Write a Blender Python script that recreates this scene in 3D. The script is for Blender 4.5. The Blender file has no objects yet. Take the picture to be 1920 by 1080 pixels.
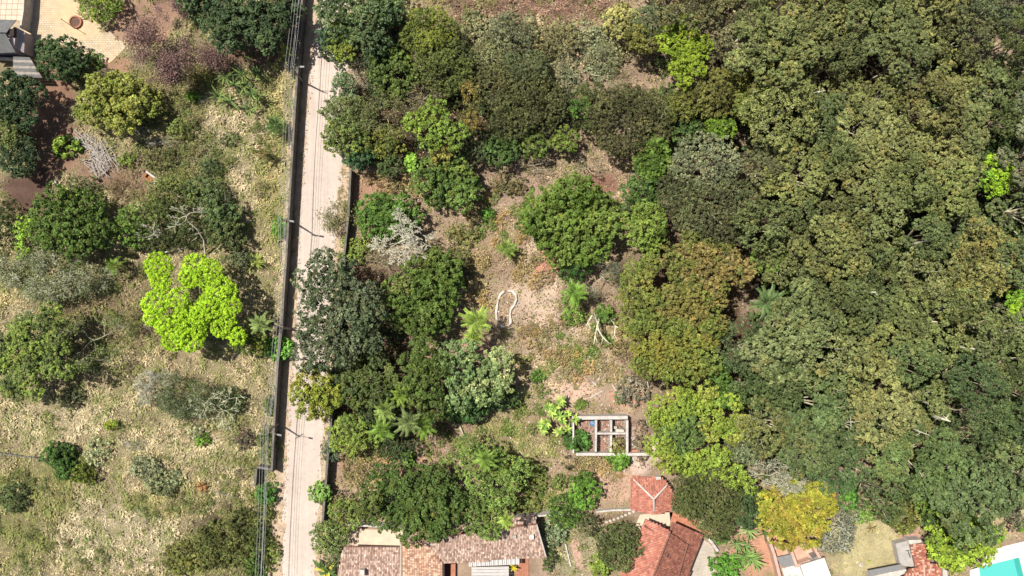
import bpy, math, random
import numpy as np

# ------------------------------------------------------------------ camera, sky, sun, exposure
H = 132.0            # drone height in metres
S = 0.1              # metres per photograph pixel on the ground
scn = bpy.context.scene
COL = scn.collection
cam = bpy.data.cameras.new('camera'); camo = bpy.data.objects.new('camera', cam); COL.objects.link(camo)
camo.location = (0, 0, H); camo.rotation_euler = (0, 0, 0)
cam.sensor_width = 36; cam.lens = 36 * H / 192.0; cam.clip_end = 2000; cam.clip_start = 1
scn.camera = camo
SUN_EL = math.radians(62); SHX, SHY = 0.84, -0.545          # direction in which shadows fall
w = bpy.data.worlds.new("World"); scn.world = w; w.use_nodes = True
nt = w.node_tree; bg = nt.nodes['Background']
sky = nt.nodes.new('ShaderNodeTexSky'); sky.sky_type = 'NISHITA'; sky.sun_disc = False
sky.sun_elevation = SUN_EL; sky.sun_rotation = math.atan2(-SHX, -SHY)
nt.links.new(sky.outputs[0], bg.inputs[0]); bg.inputs[1].default_value = 0.065; sky.dust_density = 2.5
sl = bpy.data.lights.new('sun', 'SUN'); sl.energy = 5.0; sl.angle = math.radians(0.5); sl.color = (1, .95, .88)
so = bpy.data.objects.new('sun', sl); COL.objects.link(so); so.location = (-60, 40, 150)
so.rotation_euler = (0, math.pi/2 - SUN_EL, math.atan2(-SHY, -SHX))
scn.view_settings.view_transform = 'Standard'; scn.view_settings.look = 'None'
scn.view_settings.exposure = 0.55; scn.view_settings.gamma = 1; scn.view_settings.use_curve_mapping = False
scn.cycles.max_bounces = 6; scn.cycles.diffuse_bounces = 3; scn.cycles.transmission_bounces = 3

# ------------------------------------------------------------------ helpers
def P(px, py, h=0.0):
    """point of the place seen at a photograph pixel, standing h metres above the ground"""
    f = (H - h) / H
    return np.array(((px - 960) * S * f, (540 - py) * S * f, h))
def lin(c):
    c = np.asarray(c, float) / 255.0
    return np.where(c <= .04045, c / 12.92, ((c + .055) / 1.055) ** 2.4)
KF, KG = 1.0, 0.60
def desat(l, k):
    g = l[0]*.3+l[1]*.6+l[2]*.1
    return l*(1-k)+g*k
def leafc(*c): return desat(lin(c), .05) * KF * np.array((.93, 1, .83))
def flat(*c): return desat(lin(c), .08) * KG
_tab = np.random.RandomState(5).rand(256, 256)
def vnoise(x, y, sc, seed=0):
    x = np.asarray(x) / sc + seed * 17.3 + 1000; y = np.asarray(y) / sc + seed * 9.7 + 1000
    xi = np.floor(x).astype(int); yi = np.floor(y).astype(int)
    fx = x - xi; fy = y - yi; fx = fx*fx*(3-2*fx); fy = fy*fy*(3-2*fy)
    g = lambda a, b: _tab[(a) % 256, (b) % 256]
    return (g(xi, yi)*(1-fx)+g(xi+1, yi)*fx)*(1-fy) + (g(xi, yi+1)*(1-fx)+g(xi+1, yi+1)*fx)*fy
def fbm(x, y, sc, seed=0):
    return (vnoise(x, y, sc, seed) + .5*vnoise(x, y, sc/2.1, seed+1) + .25*vnoise(x, y, sc/4.3, seed+2)) / 1.75

def node_mat(name, build):
    m = bpy.data.materials.new(name); m.use_nodes = True
    t = m.node_tree; t.nodes.clear()
    out = t.nodes.new('ShaderNodeOutputMaterial')
    N = lambda k: t.nodes.new(k); L = t.links.new
    build(N, L, out); return m
def noise_mul(N, L, col, scale, lo, hi, detail=4, coords=None):
    tc = N('ShaderNodeTexCoord'); nz = N('ShaderNodeTexNoise'); nz.inputs['Scale'].default_value = scale
    nz.inputs['Detail'].default_value = detail; L(tc.outputs['Object'], nz.inputs['Vector'])
    mr = N('ShaderNodeMapRange'); mr.inputs[1].default_value = .3; mr.inputs[2].default_value = .7
    mr.inputs[3].default_value = lo; mr.inputs[4].default_value = hi; L(nz.outputs['Fac'], mr.inputs[0])
    mx = N('ShaderNodeVectorMath'); mx.operation = 'SCALE'; L(col, mx.inputs[0]); L(mr.outputs[0], mx.inputs['Scale'])
    return mx.outputs[0], nz.outputs['Fac']
def mat_flat(name, col, rough=.85, scale=1.5, var=.18, bump=.25, scale2=None, spec=.3):
    def b(N, L, out):
        p = N('ShaderNodeBsdfPrincipled'); p.inputs['Roughness'].default_value = rough
        p.inputs['Specular IOR Level'].default_value = spec
        c = N('ShaderNodeRGB'); c.outputs[0].default_value = (*col, 1)
        o, f = noise_mul(N, L, c.outputs[0], scale, 1-var, 1+var)
        o, f = noise_mul(N, L, o, scale2 or scale*7, 1-var*.8, 1+var*.8, 6)
        L(o, p.inputs['Base Color'])
        bu = N('ShaderNodeBump'); bu.inputs['Strength'].default_value = bump; bu.inputs['Distance'].default_value = .1
        L(f, bu.inputs['Height']); L(bu.outputs[0], p.inputs['Normal'])
        L(p.outputs[0], out.inputs[0])
    return node_mat(name, b)
def mat_tint(name, rough=.6, spec=.25, trans=.0, objcol=False, var=0.0, scale=2.0, bump=0.0):
    def b(N, L, out):
        p = N('ShaderNodeBsdfPrincipled'); p.inputs['Roughness'].default_value = rough
        p.inputs['Specular IOR Level'].default_value = spec
        a = N('ShaderNodeAttribute'); a.attribute_name = 'tint'; c = a.outputs['Color']
        if objcol:
            oi = N('ShaderNodeObjectInfo'); mu = N('ShaderNodeVectorMath'); mu.operation = 'MULTIPLY'
            L(c, mu.inputs[0]); L(oi.outputs['Color'], mu.inputs[1]); c = mu.outputs[0]
        f = None
        if var:
            c, f = noise_mul(N, L, c, scale, 1-var, 1+var)
            c, f = noise_mul(N, L, c, scale*6, 1-var, 1+var, 6)
        L(c, p.inputs['Base Color'])
        if bump and f is not None:
            bu = N('ShaderNodeBump'); bu.inputs['Strength'].default_value = bump; bu.inputs['Distance'].default_value = .15
            L(f, bu.inputs['Height']); L(bu.outputs[0], p.inputs['Normal'])
        if trans:
            tr = N('ShaderNodeBsdfTranslucent'); L(c, tr.inputs[0]); mx = N('ShaderNodeMixShader')
            mx.inputs[0].default_value = trans; L(p.outputs[0], mx.inputs[1]); L(tr.outputs[0], mx.inputs[2])
            L(mx.outputs[0], out.inputs[0])
        else: L(p.outputs[0], out.inputs[0])
    return node_mat(name, b)
M_LEAF = mat_tint('foliage', .55, .15, .12, True)
M_BARK = mat_tint('bark', .9, .15, 0, True, .25, 1.5, .3)
M_GRASS = mat_tint('grass_blades', .75, .15, .2)
M_GROUND = mat_tint('soil_and_litter', .95, .1, 0, False, .16, .45, .5)
M_TILE = mat_tint('clay_tiles', .8, .2, 0, False, .18, 1.2, .2)
M_PALE = mat_flat('weathered_white_render', flat(222, 212, 200), .9, 1.1, .22)
M_GREYWALL = mat_flat('grey_block_wall', flat(122, 114, 106), .95, .7, .25)
M_CONC = mat_flat('concrete', flat(205, 192, 172), .9, .35, .16)
M_COPE = mat_flat('mossy_coping', flat(128, 124, 112), .95, .9, .3)
M_WOOD = mat_flat('bleached_wood', flat(205, 195, 182), .9, 2, .2)
M_METAL = mat_flat('galvanised_metal', flat(150, 150, 148), .5, 2, .1)
M_DARK = mat_flat('dark_opening', (.03, .02, .018), .9)
M_CABLE = mat_flat('grey_cable', flat(215, 212, 208), .6, 2, .05)
M_POLE = mat_flat('pole_concrete', flat(170, 160, 148), .9, 2, .15)

def props(o, label=None, cat=None, group=None, kind=None):
    if label: o['label'] = label
    if cat: o['category'] = cat
    if group: o['group'] = group
    if kind: o['kind'] = kind
    return o
def link(name, me, parent=None, loc=(0, 0, 0), color=None):
    o = bpy.data.objects.new(name, me); COL.objects.link(o)
    o.location = loc
    if parent is not None: o.parent = parent
    if color is not None: o.color = (*color, 1)
    return o
def empty(name, loc, label, cat, group=None):
    o = bpy.data.objects.new(name, None); COL.objects.link(o); o.location = loc
    o.empty_display_size = .5
    return props(o, label, cat, group)
def quads(name, V4, mat, tint=None):
    """n separate quads as one mesh; tint = one colour per quad"""
    n = len(V4); me = bpy.data.meshes.new(name)
    me.vertices.add(n*4); me.vertices.foreach_set('co', np.ascontiguousarray(V4, np.float32).ravel())
    me.loops.add(n*4); me.loops.foreach_set('vertex_index', np.arange(n*4, dtype=np.int32))
    me.polygons.add(n); me.polygons.foreach_set('loop_start', np.arange(0, n*4, 4, dtype=np.int32))
    me.update(calc_edges=True)
    if tint is not None:
        a = me.attributes.new('tint', 'FLOAT_COLOR', 'POINT')
        c = np.ones((n, 4, 4), np.float32); c[:, :, :3] = np.clip(tint, 0, 8)[:, None, :]
        a.data.foreach_set('color', c.ravel())
    me.materials.append(mat); return me
def pymesh(name, V, F, mat, tint=None):
    me = bpy.data.meshes.new(name); me.from_pydata([tuple(v) for v in V], [], [tuple(f) for f in F]); me.update()
    if tint is not None:
        a = me.attributes.new('tint', 'FLOAT_COLOR', 'POINT')
        c = np.ones((len(V), 4), np.float32); c[:, :3] = tint; a.data.foreach_set('color', c.ravel())
    me.materials.append(mat); return me
def norm(a): return a / (np.linalg.norm(a, axis=-1, keepdims=True) + 1e-9)
def segquads(segs, sides=4):
    """tapered prisms along segments (p0,p1,r0,r1) -> [n*sides,4,3]"""
    s = np.array([np.r_[a, b, r0, r1] for a, b, r0, r1 in segs], float)
    p0, p1, r0, r1 = s[:, :3], s[:, 3:6], s[:, 6], s[:, 7]
    d = norm(p1 - p0); ref = np.where(np.abs(d[:, 2:3]) < .9, [[0, 0, 1.]], [[1., 0, 0]])
    u = norm(np.cross(d, ref)); v = np.cross(d, u)
    out = []
    for k in range(sides):
        a0, a1 = 2*math.pi*k/sides, 2*math.pi*(k+1)/sides
        e0 = u*math.cos(a0)+v*math.sin(a0); e1 = u*math.cos(a1)+v*math.sin(a1)
        out.append(np.stack([p0+e0*r0[:, None], p0+e1*r0[:, None], p1+e1*r1[:, None], p1+e0*r1[:, None]], 1))
    return np.concatenate(out)
def segmesh(name, segs, mat, sides=5, tint=(1, 1, 1), var=.12, seed=0):
    q = segquads(segs, sides); r = np.random.RandomState(seed)
    t = np.tile(1+var*r.randn(len(segs), 1), (sides, 1)) * np.asarray(tint)[None]
    return quads(name, q, mat, t)
def box_data(c, sx, sy, sz, rz=0):
    """8 corners + 6 faces, c = centre of the bottom"""
    ca, sa = math.cos(rz), math.sin(rz); V = []
    for z in (0, sz):
        for x, y in ((-sx/2, -sy/2), (sx/2, -sy/2), (sx/2, sy/2), (-sx/2, sy/2)):
            V.append((c[0]+x*ca-y*sa, c[1]+x*sa+y*ca, c[2]+z))
    return V, [(3, 2, 1, 0), (4, 5, 6, 7), (0, 1, 5, 4), (1, 2, 6, 5), (2, 3, 7, 6), (3, 0, 4, 7)]
def box(name, c, sx, sy, sz, mat, parent=None, rz=0, tint=None):
    V, F = box_data(c, sx, sy, sz, rz); return link(name, pymesh(name, V, F, mat, tint), parent)
def prism(name, poly, z0, z1, mat, parent=None, tint=None):
    """vertical prism over a plan polygon; z1 may be a list (one top height per corner)"""
    n = len(poly); z1 = z1 if isinstance(z1, (list, tuple)) else [z1]*n
    ar = sum(poly[i][0]*poly[(i+1) % n][1]-poly[(i+1) % n][0]*poly[i][1] for i in range(n))
    if ar < 0: poly = poly[::-1]; z1 = z1[::-1]
    V = [(p[0], p[1], z0) for p in poly] + [(p[0], p[1], z) for p, z in zip(poly, z1)]
    F = [tuple(range(n-1, -1, -1)), tuple(range(n, 2*n))] + [(i, (i+1) % n, n+(i+1) % n, n+i) for i in range(n)]
    return link(name, pymesh(name, V, F, mat, tint), parent)
def px_prism(name, pts, h0, h1, mat, parent=None):
    """prism whose top outline is seen at these pixels"""
    hs = h1 if isinstance(h1, (list, tuple)) else [h1]*len(pts)
    return prism(name, [tuple(P(x, y, h)[:2]) for (x, y), h in zip(pts, hs)], h0, list(hs), mat, parent)
def sheet(name, pts, z, mat, jit=0, seed=0, parent=None, step=1.2):
    r = np.random.RandomState(seed); out = []
    w_ = [P(*p)[:2] for p in pts]
    for a, b in zip(w_, w_[1:]+w_[:1]):
        n = max(1, int(np.linalg.norm(b-a)/step)) if jit else 1
        for k in range(n):
            q = a+(b-a)*k/n
            out.append((*(q + (r.randn(2)*jit if k else 0)), z))
    ar = sum(out[i][0]*out[(i+1) % len(out)][1]-out[(i+1) % len(out)][0]*out[i][1] for i in range(len(out)))
    if ar < 0: out = out[::-1]
    return link(name, pymesh(name, out, [tuple(range(len(out)))], mat), parent)
def ribbon_wall(name, pts, h, t, mat, parent, z0=0.0):
    """continuous wall along a pixel polyline (seen at its top)"""
    p = [P(x, y, h)[:2] for x, y in pts]; n = len(p); Lf, Rt = [], []
    for i in range(n):
        a, b = p[max(i-1, 0)], p[min(i+1, n-1)]; d = (b-a)/np.linalg.norm(b-a); nn = np.array((-d[1], d[0]))*t/2
        Lf.append(p[i]+nn); Rt.append(p[i]-nn)
    V, F = [], []
    for i in range(n):
        for q in (Lf[i], Rt[i]):
            V += [(*q, z0), (*q, h)]
    for i in range(n-1):
        a, b = 4*i, 4*(i+1)
        F += [(a, b, b+1, a+1), (b+2, a+2, a+3, b+3), (a+1, b+1, b+3, a+3)]
    F += [(0, 1, 3, 2), (4*n-4, 4*n-2, 4*n-1, 4*n-3)]
    return link(name, pymesh(name, V, F, mat), parent)

# ------------------------------------------------------------------ ground colours and grass cover
def right_edge(py): return 628 - (py-400)*.055          # right edge of the road in pixels
# px, py, rx, ry, ground colour, grass density, grass colour
BL = [
 (250, 560, 900, 900, (168, 150, 108), 1.0, (186, 170, 122)),
 ('right', 0, 0, 0, (176, 148, 120), .42, (178, 158, 112)),
 (330, 180, 190, 70, (140, 130, 82), 1.1, (158, 150, 88)), (450, 260, 75, 130, (185, 168, 126), 1.2, (200, 182, 138)),
 (380, 310, 60, 60, (120, 112, 72), 1, (132, 130, 82)), (300, 280, 60, 40, (140, 122, 92), .6, (150, 138, 95)),
 (520, 300, 40, 200, (175, 160, 105), 1.2, (188, 172, 108)),
 (200, 590, 150, 110, (140, 120, 88), .9, (158, 142, 96)), (370, 680, 120, 60, (172, 152, 112), 1, (190, 172, 126)),
 (100, 790, 130, 45, (185, 166, 124), 1.2, (200, 184, 138)), (350, 830, 150, 60, (182, 164, 120), 1.1, (196, 180, 132)),
 (60, 960, 110, 100, (150, 140, 88), 1.2, (162, 156, 92)), (230, 1000, 130, 90, (188, 170, 130), 1.1, (206, 190, 146)),
 (330, 940, 110, 40, (158, 146, 92), 1.2, (172, 162, 100)), (430, 1020, 110, 90, (132, 122, 74), 1.1, (140, 136, 78)),
 (10, 520, 35, 60, (180, 164, 112), 1.2, (196, 178, 118)),
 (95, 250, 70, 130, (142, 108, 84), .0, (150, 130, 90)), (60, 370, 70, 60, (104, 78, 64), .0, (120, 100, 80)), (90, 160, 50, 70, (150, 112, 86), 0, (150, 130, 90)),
 (260, 45, 60, 55, (176, 138, 108), .03, (170, 140, 100)), (300, 20, 60, 30, (160, 124, 98), .05, (150, 130, 90)), (225, 120, 35, 22, (170, 130, 98), .1, (170, 140, 100)),
 (180, 320, 55, 45, (150, 118, 94), .15, (160, 140, 100)), (250, 330, 40, 30, (150, 118, 92), .3, (160, 140, 100)),
 (480, 90, 75, 40, (120, 92, 72), .1, (140, 120, 80)),
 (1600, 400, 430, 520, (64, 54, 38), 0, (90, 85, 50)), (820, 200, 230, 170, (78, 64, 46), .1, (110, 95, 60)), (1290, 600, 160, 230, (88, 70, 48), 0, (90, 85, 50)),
 (1000, 8, 215, 60, (136, 106, 84), 1.3, (160, 126, 100)),
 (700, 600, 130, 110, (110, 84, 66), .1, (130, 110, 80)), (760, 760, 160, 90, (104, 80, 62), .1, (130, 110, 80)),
 (690, 360, 60, 36, (174, 132, 102), .1, (190, 160, 115)), (960, 350, 70, 45, (172, 142, 118), .25, (170, 150, 110)), (1130, 345, 60, 32, (150, 106, 86), .05, (160, 130, 100)),
 (930, 460, 90, 70, (172, 142, 110), .5, (172, 150, 108)), (1010, 545, 75, 120, (208, 178, 150), .28, (204, 180, 140)), (1100, 650, 110, 70, (194, 168, 136), .7, (186, 166, 118)),
 (1030, 500, 40, 35, (196, 134, 104), .05, (190, 150, 110)), (1000, 690, 80, 50, (196, 168, 138), .65, (188, 168, 120)), (960, 740, 60, 50, (190, 164, 132), .7, (180, 164, 114)),
 (960, 830, 110, 60, (172, 152, 108), .9, (168, 156, 98)), (1080, 735, 70, 28, (212, 176, 148), .2, (200, 176, 134)), (1180, 745, 40, 30, (202, 146, 114), 0, (190, 160, 120)),
 (720, 860, 120, 34, (180, 140, 114), .1, (180, 150, 110)), (1000, 920, 70, 40, (176, 148, 112), .5, (170, 155, 100)), (1200, 850, 60, 40, (214, 186, 166), .02, (190, 170, 120)), (1150, 910, 50, 45, (196, 158, 128), .1, (190, 160, 110)),
 (880, 655, 60, 26, (196, 150, 126), .02, (190, 160, 120)),
 (1090, 1040, 60, 60, (170, 160, 118), .5, (160, 158, 104)), (1625, 1020, 75, 85, (188, 174, 120), .16, (190, 178, 116)), (1850, 965, 110, 55, (186, 172, 122), .16, (188, 176, 118)),
 (1420, 1020, 70, 70, (206, 148, 112), .0, (190, 150, 110)), (1320, 985, 40, 25, (204, 140, 108), 0, (190, 150, 110)), (1500, 1040, 40, 40, (214, 168, 140), 0, (190, 150, 110)),
 (1390, 975, 40, 25, (206, 176, 150), 0, (190, 150, 110)), (1890, 990, 40, 14, (204, 160, 124), 0, (190, 150, 110)),
 (1050, 1000, 45, 30, (150, 140, 96), .4, (150, 150, 90)), (1160, 975, 40, 16, (140, 120, 88), .1, (150, 130, 90)),
 (20, 60, 50, 60, (190, 166, 134), 0, (190, 150, 110)),
]
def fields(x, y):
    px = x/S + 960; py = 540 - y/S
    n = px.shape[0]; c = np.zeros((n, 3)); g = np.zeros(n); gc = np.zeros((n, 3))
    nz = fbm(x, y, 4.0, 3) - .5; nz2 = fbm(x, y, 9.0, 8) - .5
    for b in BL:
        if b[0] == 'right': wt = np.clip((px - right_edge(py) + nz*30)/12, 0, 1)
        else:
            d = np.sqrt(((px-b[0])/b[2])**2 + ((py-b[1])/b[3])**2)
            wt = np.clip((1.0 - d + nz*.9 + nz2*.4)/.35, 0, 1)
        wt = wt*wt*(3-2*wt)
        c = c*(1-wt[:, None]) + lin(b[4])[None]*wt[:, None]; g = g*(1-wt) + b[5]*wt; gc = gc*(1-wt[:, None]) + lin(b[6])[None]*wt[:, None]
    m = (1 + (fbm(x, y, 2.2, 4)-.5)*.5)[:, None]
    c = c*(1-.24*np.clip(g, 0, 1))[:, None]; c = c*.82 + (c@np.array((.3, .6, .1)))[:, None]*.18; c = c*(1+.12*np.clip(1-g, 0, 1))[:, None]; gc = gc*.84 + (gc@np.array((.3, .6, .1)))[:, None]*.16  # shade between tufts painted in: ground colour darkened where grass is dense
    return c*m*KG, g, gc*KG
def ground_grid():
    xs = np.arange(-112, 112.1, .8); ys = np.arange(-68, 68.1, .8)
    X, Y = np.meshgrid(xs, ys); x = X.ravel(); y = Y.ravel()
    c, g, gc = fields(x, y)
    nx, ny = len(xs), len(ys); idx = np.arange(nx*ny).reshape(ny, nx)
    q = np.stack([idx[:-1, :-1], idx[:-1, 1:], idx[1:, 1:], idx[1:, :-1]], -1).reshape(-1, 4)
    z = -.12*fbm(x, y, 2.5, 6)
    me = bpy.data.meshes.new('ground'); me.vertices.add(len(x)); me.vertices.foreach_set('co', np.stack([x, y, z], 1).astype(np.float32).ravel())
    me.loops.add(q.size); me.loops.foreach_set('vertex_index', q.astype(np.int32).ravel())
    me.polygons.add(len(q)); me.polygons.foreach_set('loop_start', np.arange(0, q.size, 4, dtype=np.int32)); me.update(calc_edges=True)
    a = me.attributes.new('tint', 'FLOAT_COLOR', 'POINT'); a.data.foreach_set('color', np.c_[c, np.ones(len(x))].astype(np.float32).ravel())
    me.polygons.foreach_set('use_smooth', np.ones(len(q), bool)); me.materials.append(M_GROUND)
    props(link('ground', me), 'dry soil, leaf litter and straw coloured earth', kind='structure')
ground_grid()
o = link('outer_ground', pymesh('outer_ground', [(-900, -900, -.3), (900, -900, -.3), (900, 900, -.3), (-900, 900, -.3)], [(0, 1, 2, 3)], mat_flat('outer_soil', flat(150, 130, 95), .95, .05, .2)))
o['kind'] = 'structure'

ROAD_L = [(606, -60), (592, 60), (582, 150), (574, 250), (568, 330), (561, 420), (558, 500), (556, 600), (546, 720), (538, 820), (534, 920), (530, 1010), (525, 1140)]
ROAD_R = [(660, -60), (652, 60), (650, 150), (648, 250), (642, 330), (632, 400), (626, 480), (622, 560), (616, 680), (608, 800), (602, 880), (596, 960), (590, 1060), (586, 1140)]
def road_mat():
    def b(N, L, out):
        p = N('ShaderNodeBsdfPrincipled'); p.inputs['Roughness'].default_value = .95; p.inputs['Specular IOR Level'].default_value = .1
        c = N('ShaderNodeRGB'); c.outputs[0].default_value = (*flat(232, 213, 196), 1)
        tc = N('ShaderNodeTexCoord'); mp = N('ShaderNodeMapping'); mp.inputs['Scale'].default_value = (1.6, .035, 1); mp.inputs['Rotation'].default_value = (0, 0, .055)
        nz = N('ShaderNodeTexNoise'); nz.inputs['Scale'].default_value = 1.0; nz.inputs['Detail'].default_value = 3
        L(tc.outputs['Object'], mp.inputs[0]); L(mp.outputs[0], nz.inputs[0])
        mr = N('ShaderNodeMapRange'); mr.inputs[1].default_value = .3; mr.inputs[2].default_value = .7; mr.inputs[3].default_value = .9; mr.inputs[4].default_value = 1.06; L(nz.outputs[0], mr.inputs[0])
        s = N('ShaderNodeVectorMath'); s.operation = 'SCALE'; L(c.outputs[0], s.inputs[0]); L(mr.outputs[0], s.inputs['Scale'])
        o_, f = noise_mul(N, L, s.outputs[0], .16, .88, 1.04, 8); o_, f = noise_mul(N, L, o_, 1.1, .92, 1.04, 8); o_, f = noise_mul(N, L, o_, 5, .92, 1.06, 6)
        L(o_, p.inputs[0]); bu = N('ShaderNodeBump'); bu.inputs['Strength'].default_value = .25; bu.inputs['Distance'].default_value = .05
        L(f, bu.inputs['Height']); L(bu.outputs[0], p.inputs['Normal']); L(p.outputs[0], out.inputs[0])
    return node_mat('packed_pale_earth', b)
props(sheet('verge', [(x-30, y) for x, y in ROAD_L] + [(x+16, y) for x, y in ROAD_R[::-1]], .004, mat_flat('sandy_verge', flat(208, 182, 150), .95, .9, .25, .5), .16, 3), kind='structure')
props(sheet('road', ROAD_L + ROAD_R[::-1], .008, road_mat(), .22, 2), 'pale packed earth road', kind='structure')

def in_poly(px, py, poly):
    r = np.zeros(px.shape, bool); n = len(poly)
    for i in range(n):
        (x0, y0), (x1, y1) = poly[i], poly[(i+1) % n]
        c = ((y0 > py) != (y1 > py)) & (px < (x1-x0)*(py-y0)/(y1-y0+1e-9)+x0); r ^= c
    return r
NOGRASS = [[(x-20, y) for x, y in ROAD_L] + [(x+8, y) for x, y in ROAD_R[::-1]],
           [(40, -20), (140, -20), (150, 30), (238, 90), (205, 118), (130, 110), (40, 95)], [(-20, -20), (60, -20), (60, 140), (-20, 140)],
           [(625, 985), (1030, 975), (1030, 1100), (610, 1100)], [(1070, 775), (1225, 775), (1225, 860), (1070, 860)],
           [(1180, 880), (1350, 880), (1350, 1100), (1165, 1100)], [(1820, 1040), (1940, 1000), (1940, 1100), (1820, 1100)],
           [(1625, 1010), (1770, 1010), (1770, 1100), (1625, 1100)]]
def grass():
    r = np.random.RandomState(11); n = 320000
    x = r.uniform(-100, 100, n); y = r.uniform(-58, 58, n); c, g, gc = fields(x, y)
    cl0 = np.clip((fbm(x, y, 1.7, 31)-.42)*5, 0, 1); keep = r.rand(n) < g*1.0*(.7+.5*cl0)*(.6+.7*fbm(x, y, 3, 14)); px = x/S+960; py = 540-y/S
    for pl in NOGRASS: keep &= ~in_poly(px, py, pl)
    x, y, gc, g, cl = x[keep], y[keep], gc[keep], g[keep], cl0[keep]; n = len(x)
    k = 2; X = np.repeat(x, k)+r.randn(n*k)*.16; Y = np.repeat(y, k)+r.randn(n*k)*.16
    ang = fbm(X, Y, 3.5, 21)*11 + r.randn(n*k)*1.1; Lg = np.repeat(np.clip(.24+.42*cl*np.clip(g, .4, 1.2), .2, .9), k)*r.uniform(.6, 1.3, n*k)
    hz = Lg*r.uniform(.25, .95, n*k); wd = r.uniform(.06, .15, n*k)
    d = np.stack([np.cos(ang), np.sin(ang)], 1); s = np.stack([-d[:, 1], d[:, 0]], 1)
    b = np.stack([X, Y, np.full(n*k, -.08)], 1); V = np.zeros((n*k, 4, 3)); z3 = np.zeros((n*k, 1))
    mid = b + np.c_[d*(Lg*.45)[:, None], hz*.75]; tip = b + np.c_[d*(Lg*1.1)[:, None], hz]
    V[:, 0] = b - np.c_[s*wd[:, None], z3[:, 0]]*.6; V[:, 1] = mid - np.c_[s*wd[:, None], z3[:, 0]]*.8; V[:, 2] = tip; V[:, 3] = mid + np.c_[s*wd[:, None], z3[:, 0]]*.8
    t = np.repeat(gc, k, 0) * (1+.22*np.repeat(r.randn(n, 1), k, 0)+.14*r.randn(n*k, 1)); t[:, 0] *= 1+.06*np.repeat(r.randn(n), k)
    pm = np.clip((fbm(x, y, 1.6, 35)-.5)*6, 0, 1); gc = gc*(1+.28*pm[:, None]); t = t*(1+.28*np.repeat(pm, k)[:, None])
    gm = np.clip((fbm(x, y, 1.9, 33)-.47)*7, 0, 1)*.65; ol = lin((132, 142, 74))*KG
    t = t*(1-np.repeat(gm, k)[:, None]) + np.repeat(gm, k)[:, None]*ol*(1+.2*np.repeat(r.randn(n, 1), k, 0))
    t *= 1.58
    n2 = 7000; x2 = r.uniform(-100, 100, n2*4); y2 = r.uniform(-58, 58, n2*4); c2, g2, gc2 = fields(x2, y2); kk = (r.rand(n2*4) < g2*.32*np.clip((fbm(x2, y2, 3, 44)-.3)*3, .1, 1.2)); px = x2/S+960; py = 540-y2/S
    for pl in NOGRASS: kk &= ~in_poly(px, py, pl)
    x2, y2, gc2 = x2[kk], y2[kk], gc2[kk]; n2 = len(x2); k2 = 16
    an = r.uniform(0, 6.283, n2*k2); sz = np.repeat(r.uniform(.45, 1.0, n2), k2)*r.uniform(.6, 1.2, n2*k2); dd = np.stack([np.cos(an), np.sin(an)], 1); ss = np.stack([-dd[:, 1], dd[:, 0]], 1)*.055
    b2 = np.c_[np.repeat(x2, k2)+dd[:, 0]*.12, np.repeat(y2, k2)+dd[:, 1]*.12, np.full(n2*k2, -.08)]; V2 = np.zeros((n2*k2, 4, 3)); z0 = np.zeros(n2*k2)
    md = b2+np.c_[dd*(sz*.3)[:, None], sz*.75]; V2[:, 0] = b2-np.c_[ss, z0]; V2[:, 1] = md-np.c_[ss, z0]; V2[:, 2] = b2+np.c_[dd*(sz*.85)[:, None], sz*.7]; V2[:, 3] = md+np.c_[ss, z0]
    gr = np.repeat(r.rand(n2, 1) < .45, k2, 0); t2 = np.where(gr, lin((128, 140, 72))*KG*1.3, np.repeat(gc2, k2, 0)*1.35)*np.repeat(1+.18*r.randn(n2, 1), k2, 0)*(1+.15*r.randn(n2*k2, 1))
    V = np.concatenate([V, V2]); t = np.concatenate([t, t2])
    props(link('dry_grass', quads('dry_grass', V, M_GRASS, t)), 'long dry straw grass and green tufts', kind='stuff')
grass()
def litter():
    r = np.random.RandomState(12); n = 70000
    x = r.uniform(-34, 45, n); y = r.uniform(-56, 56, n); px = x/S+960; py = 540-y/S
    keep = (px > right_edge(py)+14) & (r.rand(n) < .15+1.1*np.clip((fbm(x, y, 2.4, 50)-.35)*2.4, 0, 1))
    for pl in NOGRASS: keep &= ~in_poly(px, py, pl)
    x, y = x[keep], y[keep]; n = len(x)
    cols = np.array([lin(q)*KG for q in ((178, 142, 108), (164, 132, 104), (216, 192, 164), (134, 112, 90), (196, 160, 120), (232, 212, 188), (120, 102, 82), (150, 142, 104))])
    pos = np.c_[x, y, r.uniform(.0, .2, n)]; nr = norm(r.randn(n, 3)*.5+np.array((0, 0, 1)))
    props(link('leaf_litter', quads('leaf_litter', leaf_quads(r, pos, nr, (.3, .18)), M_GRASS, cols[r.randint(len(cols), size=n)]*(1+.15*r.randn(n, 1)))), 'dry fallen leaves and twigs on the bare earth', kind='stuff')
LATE = [litter]

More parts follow.
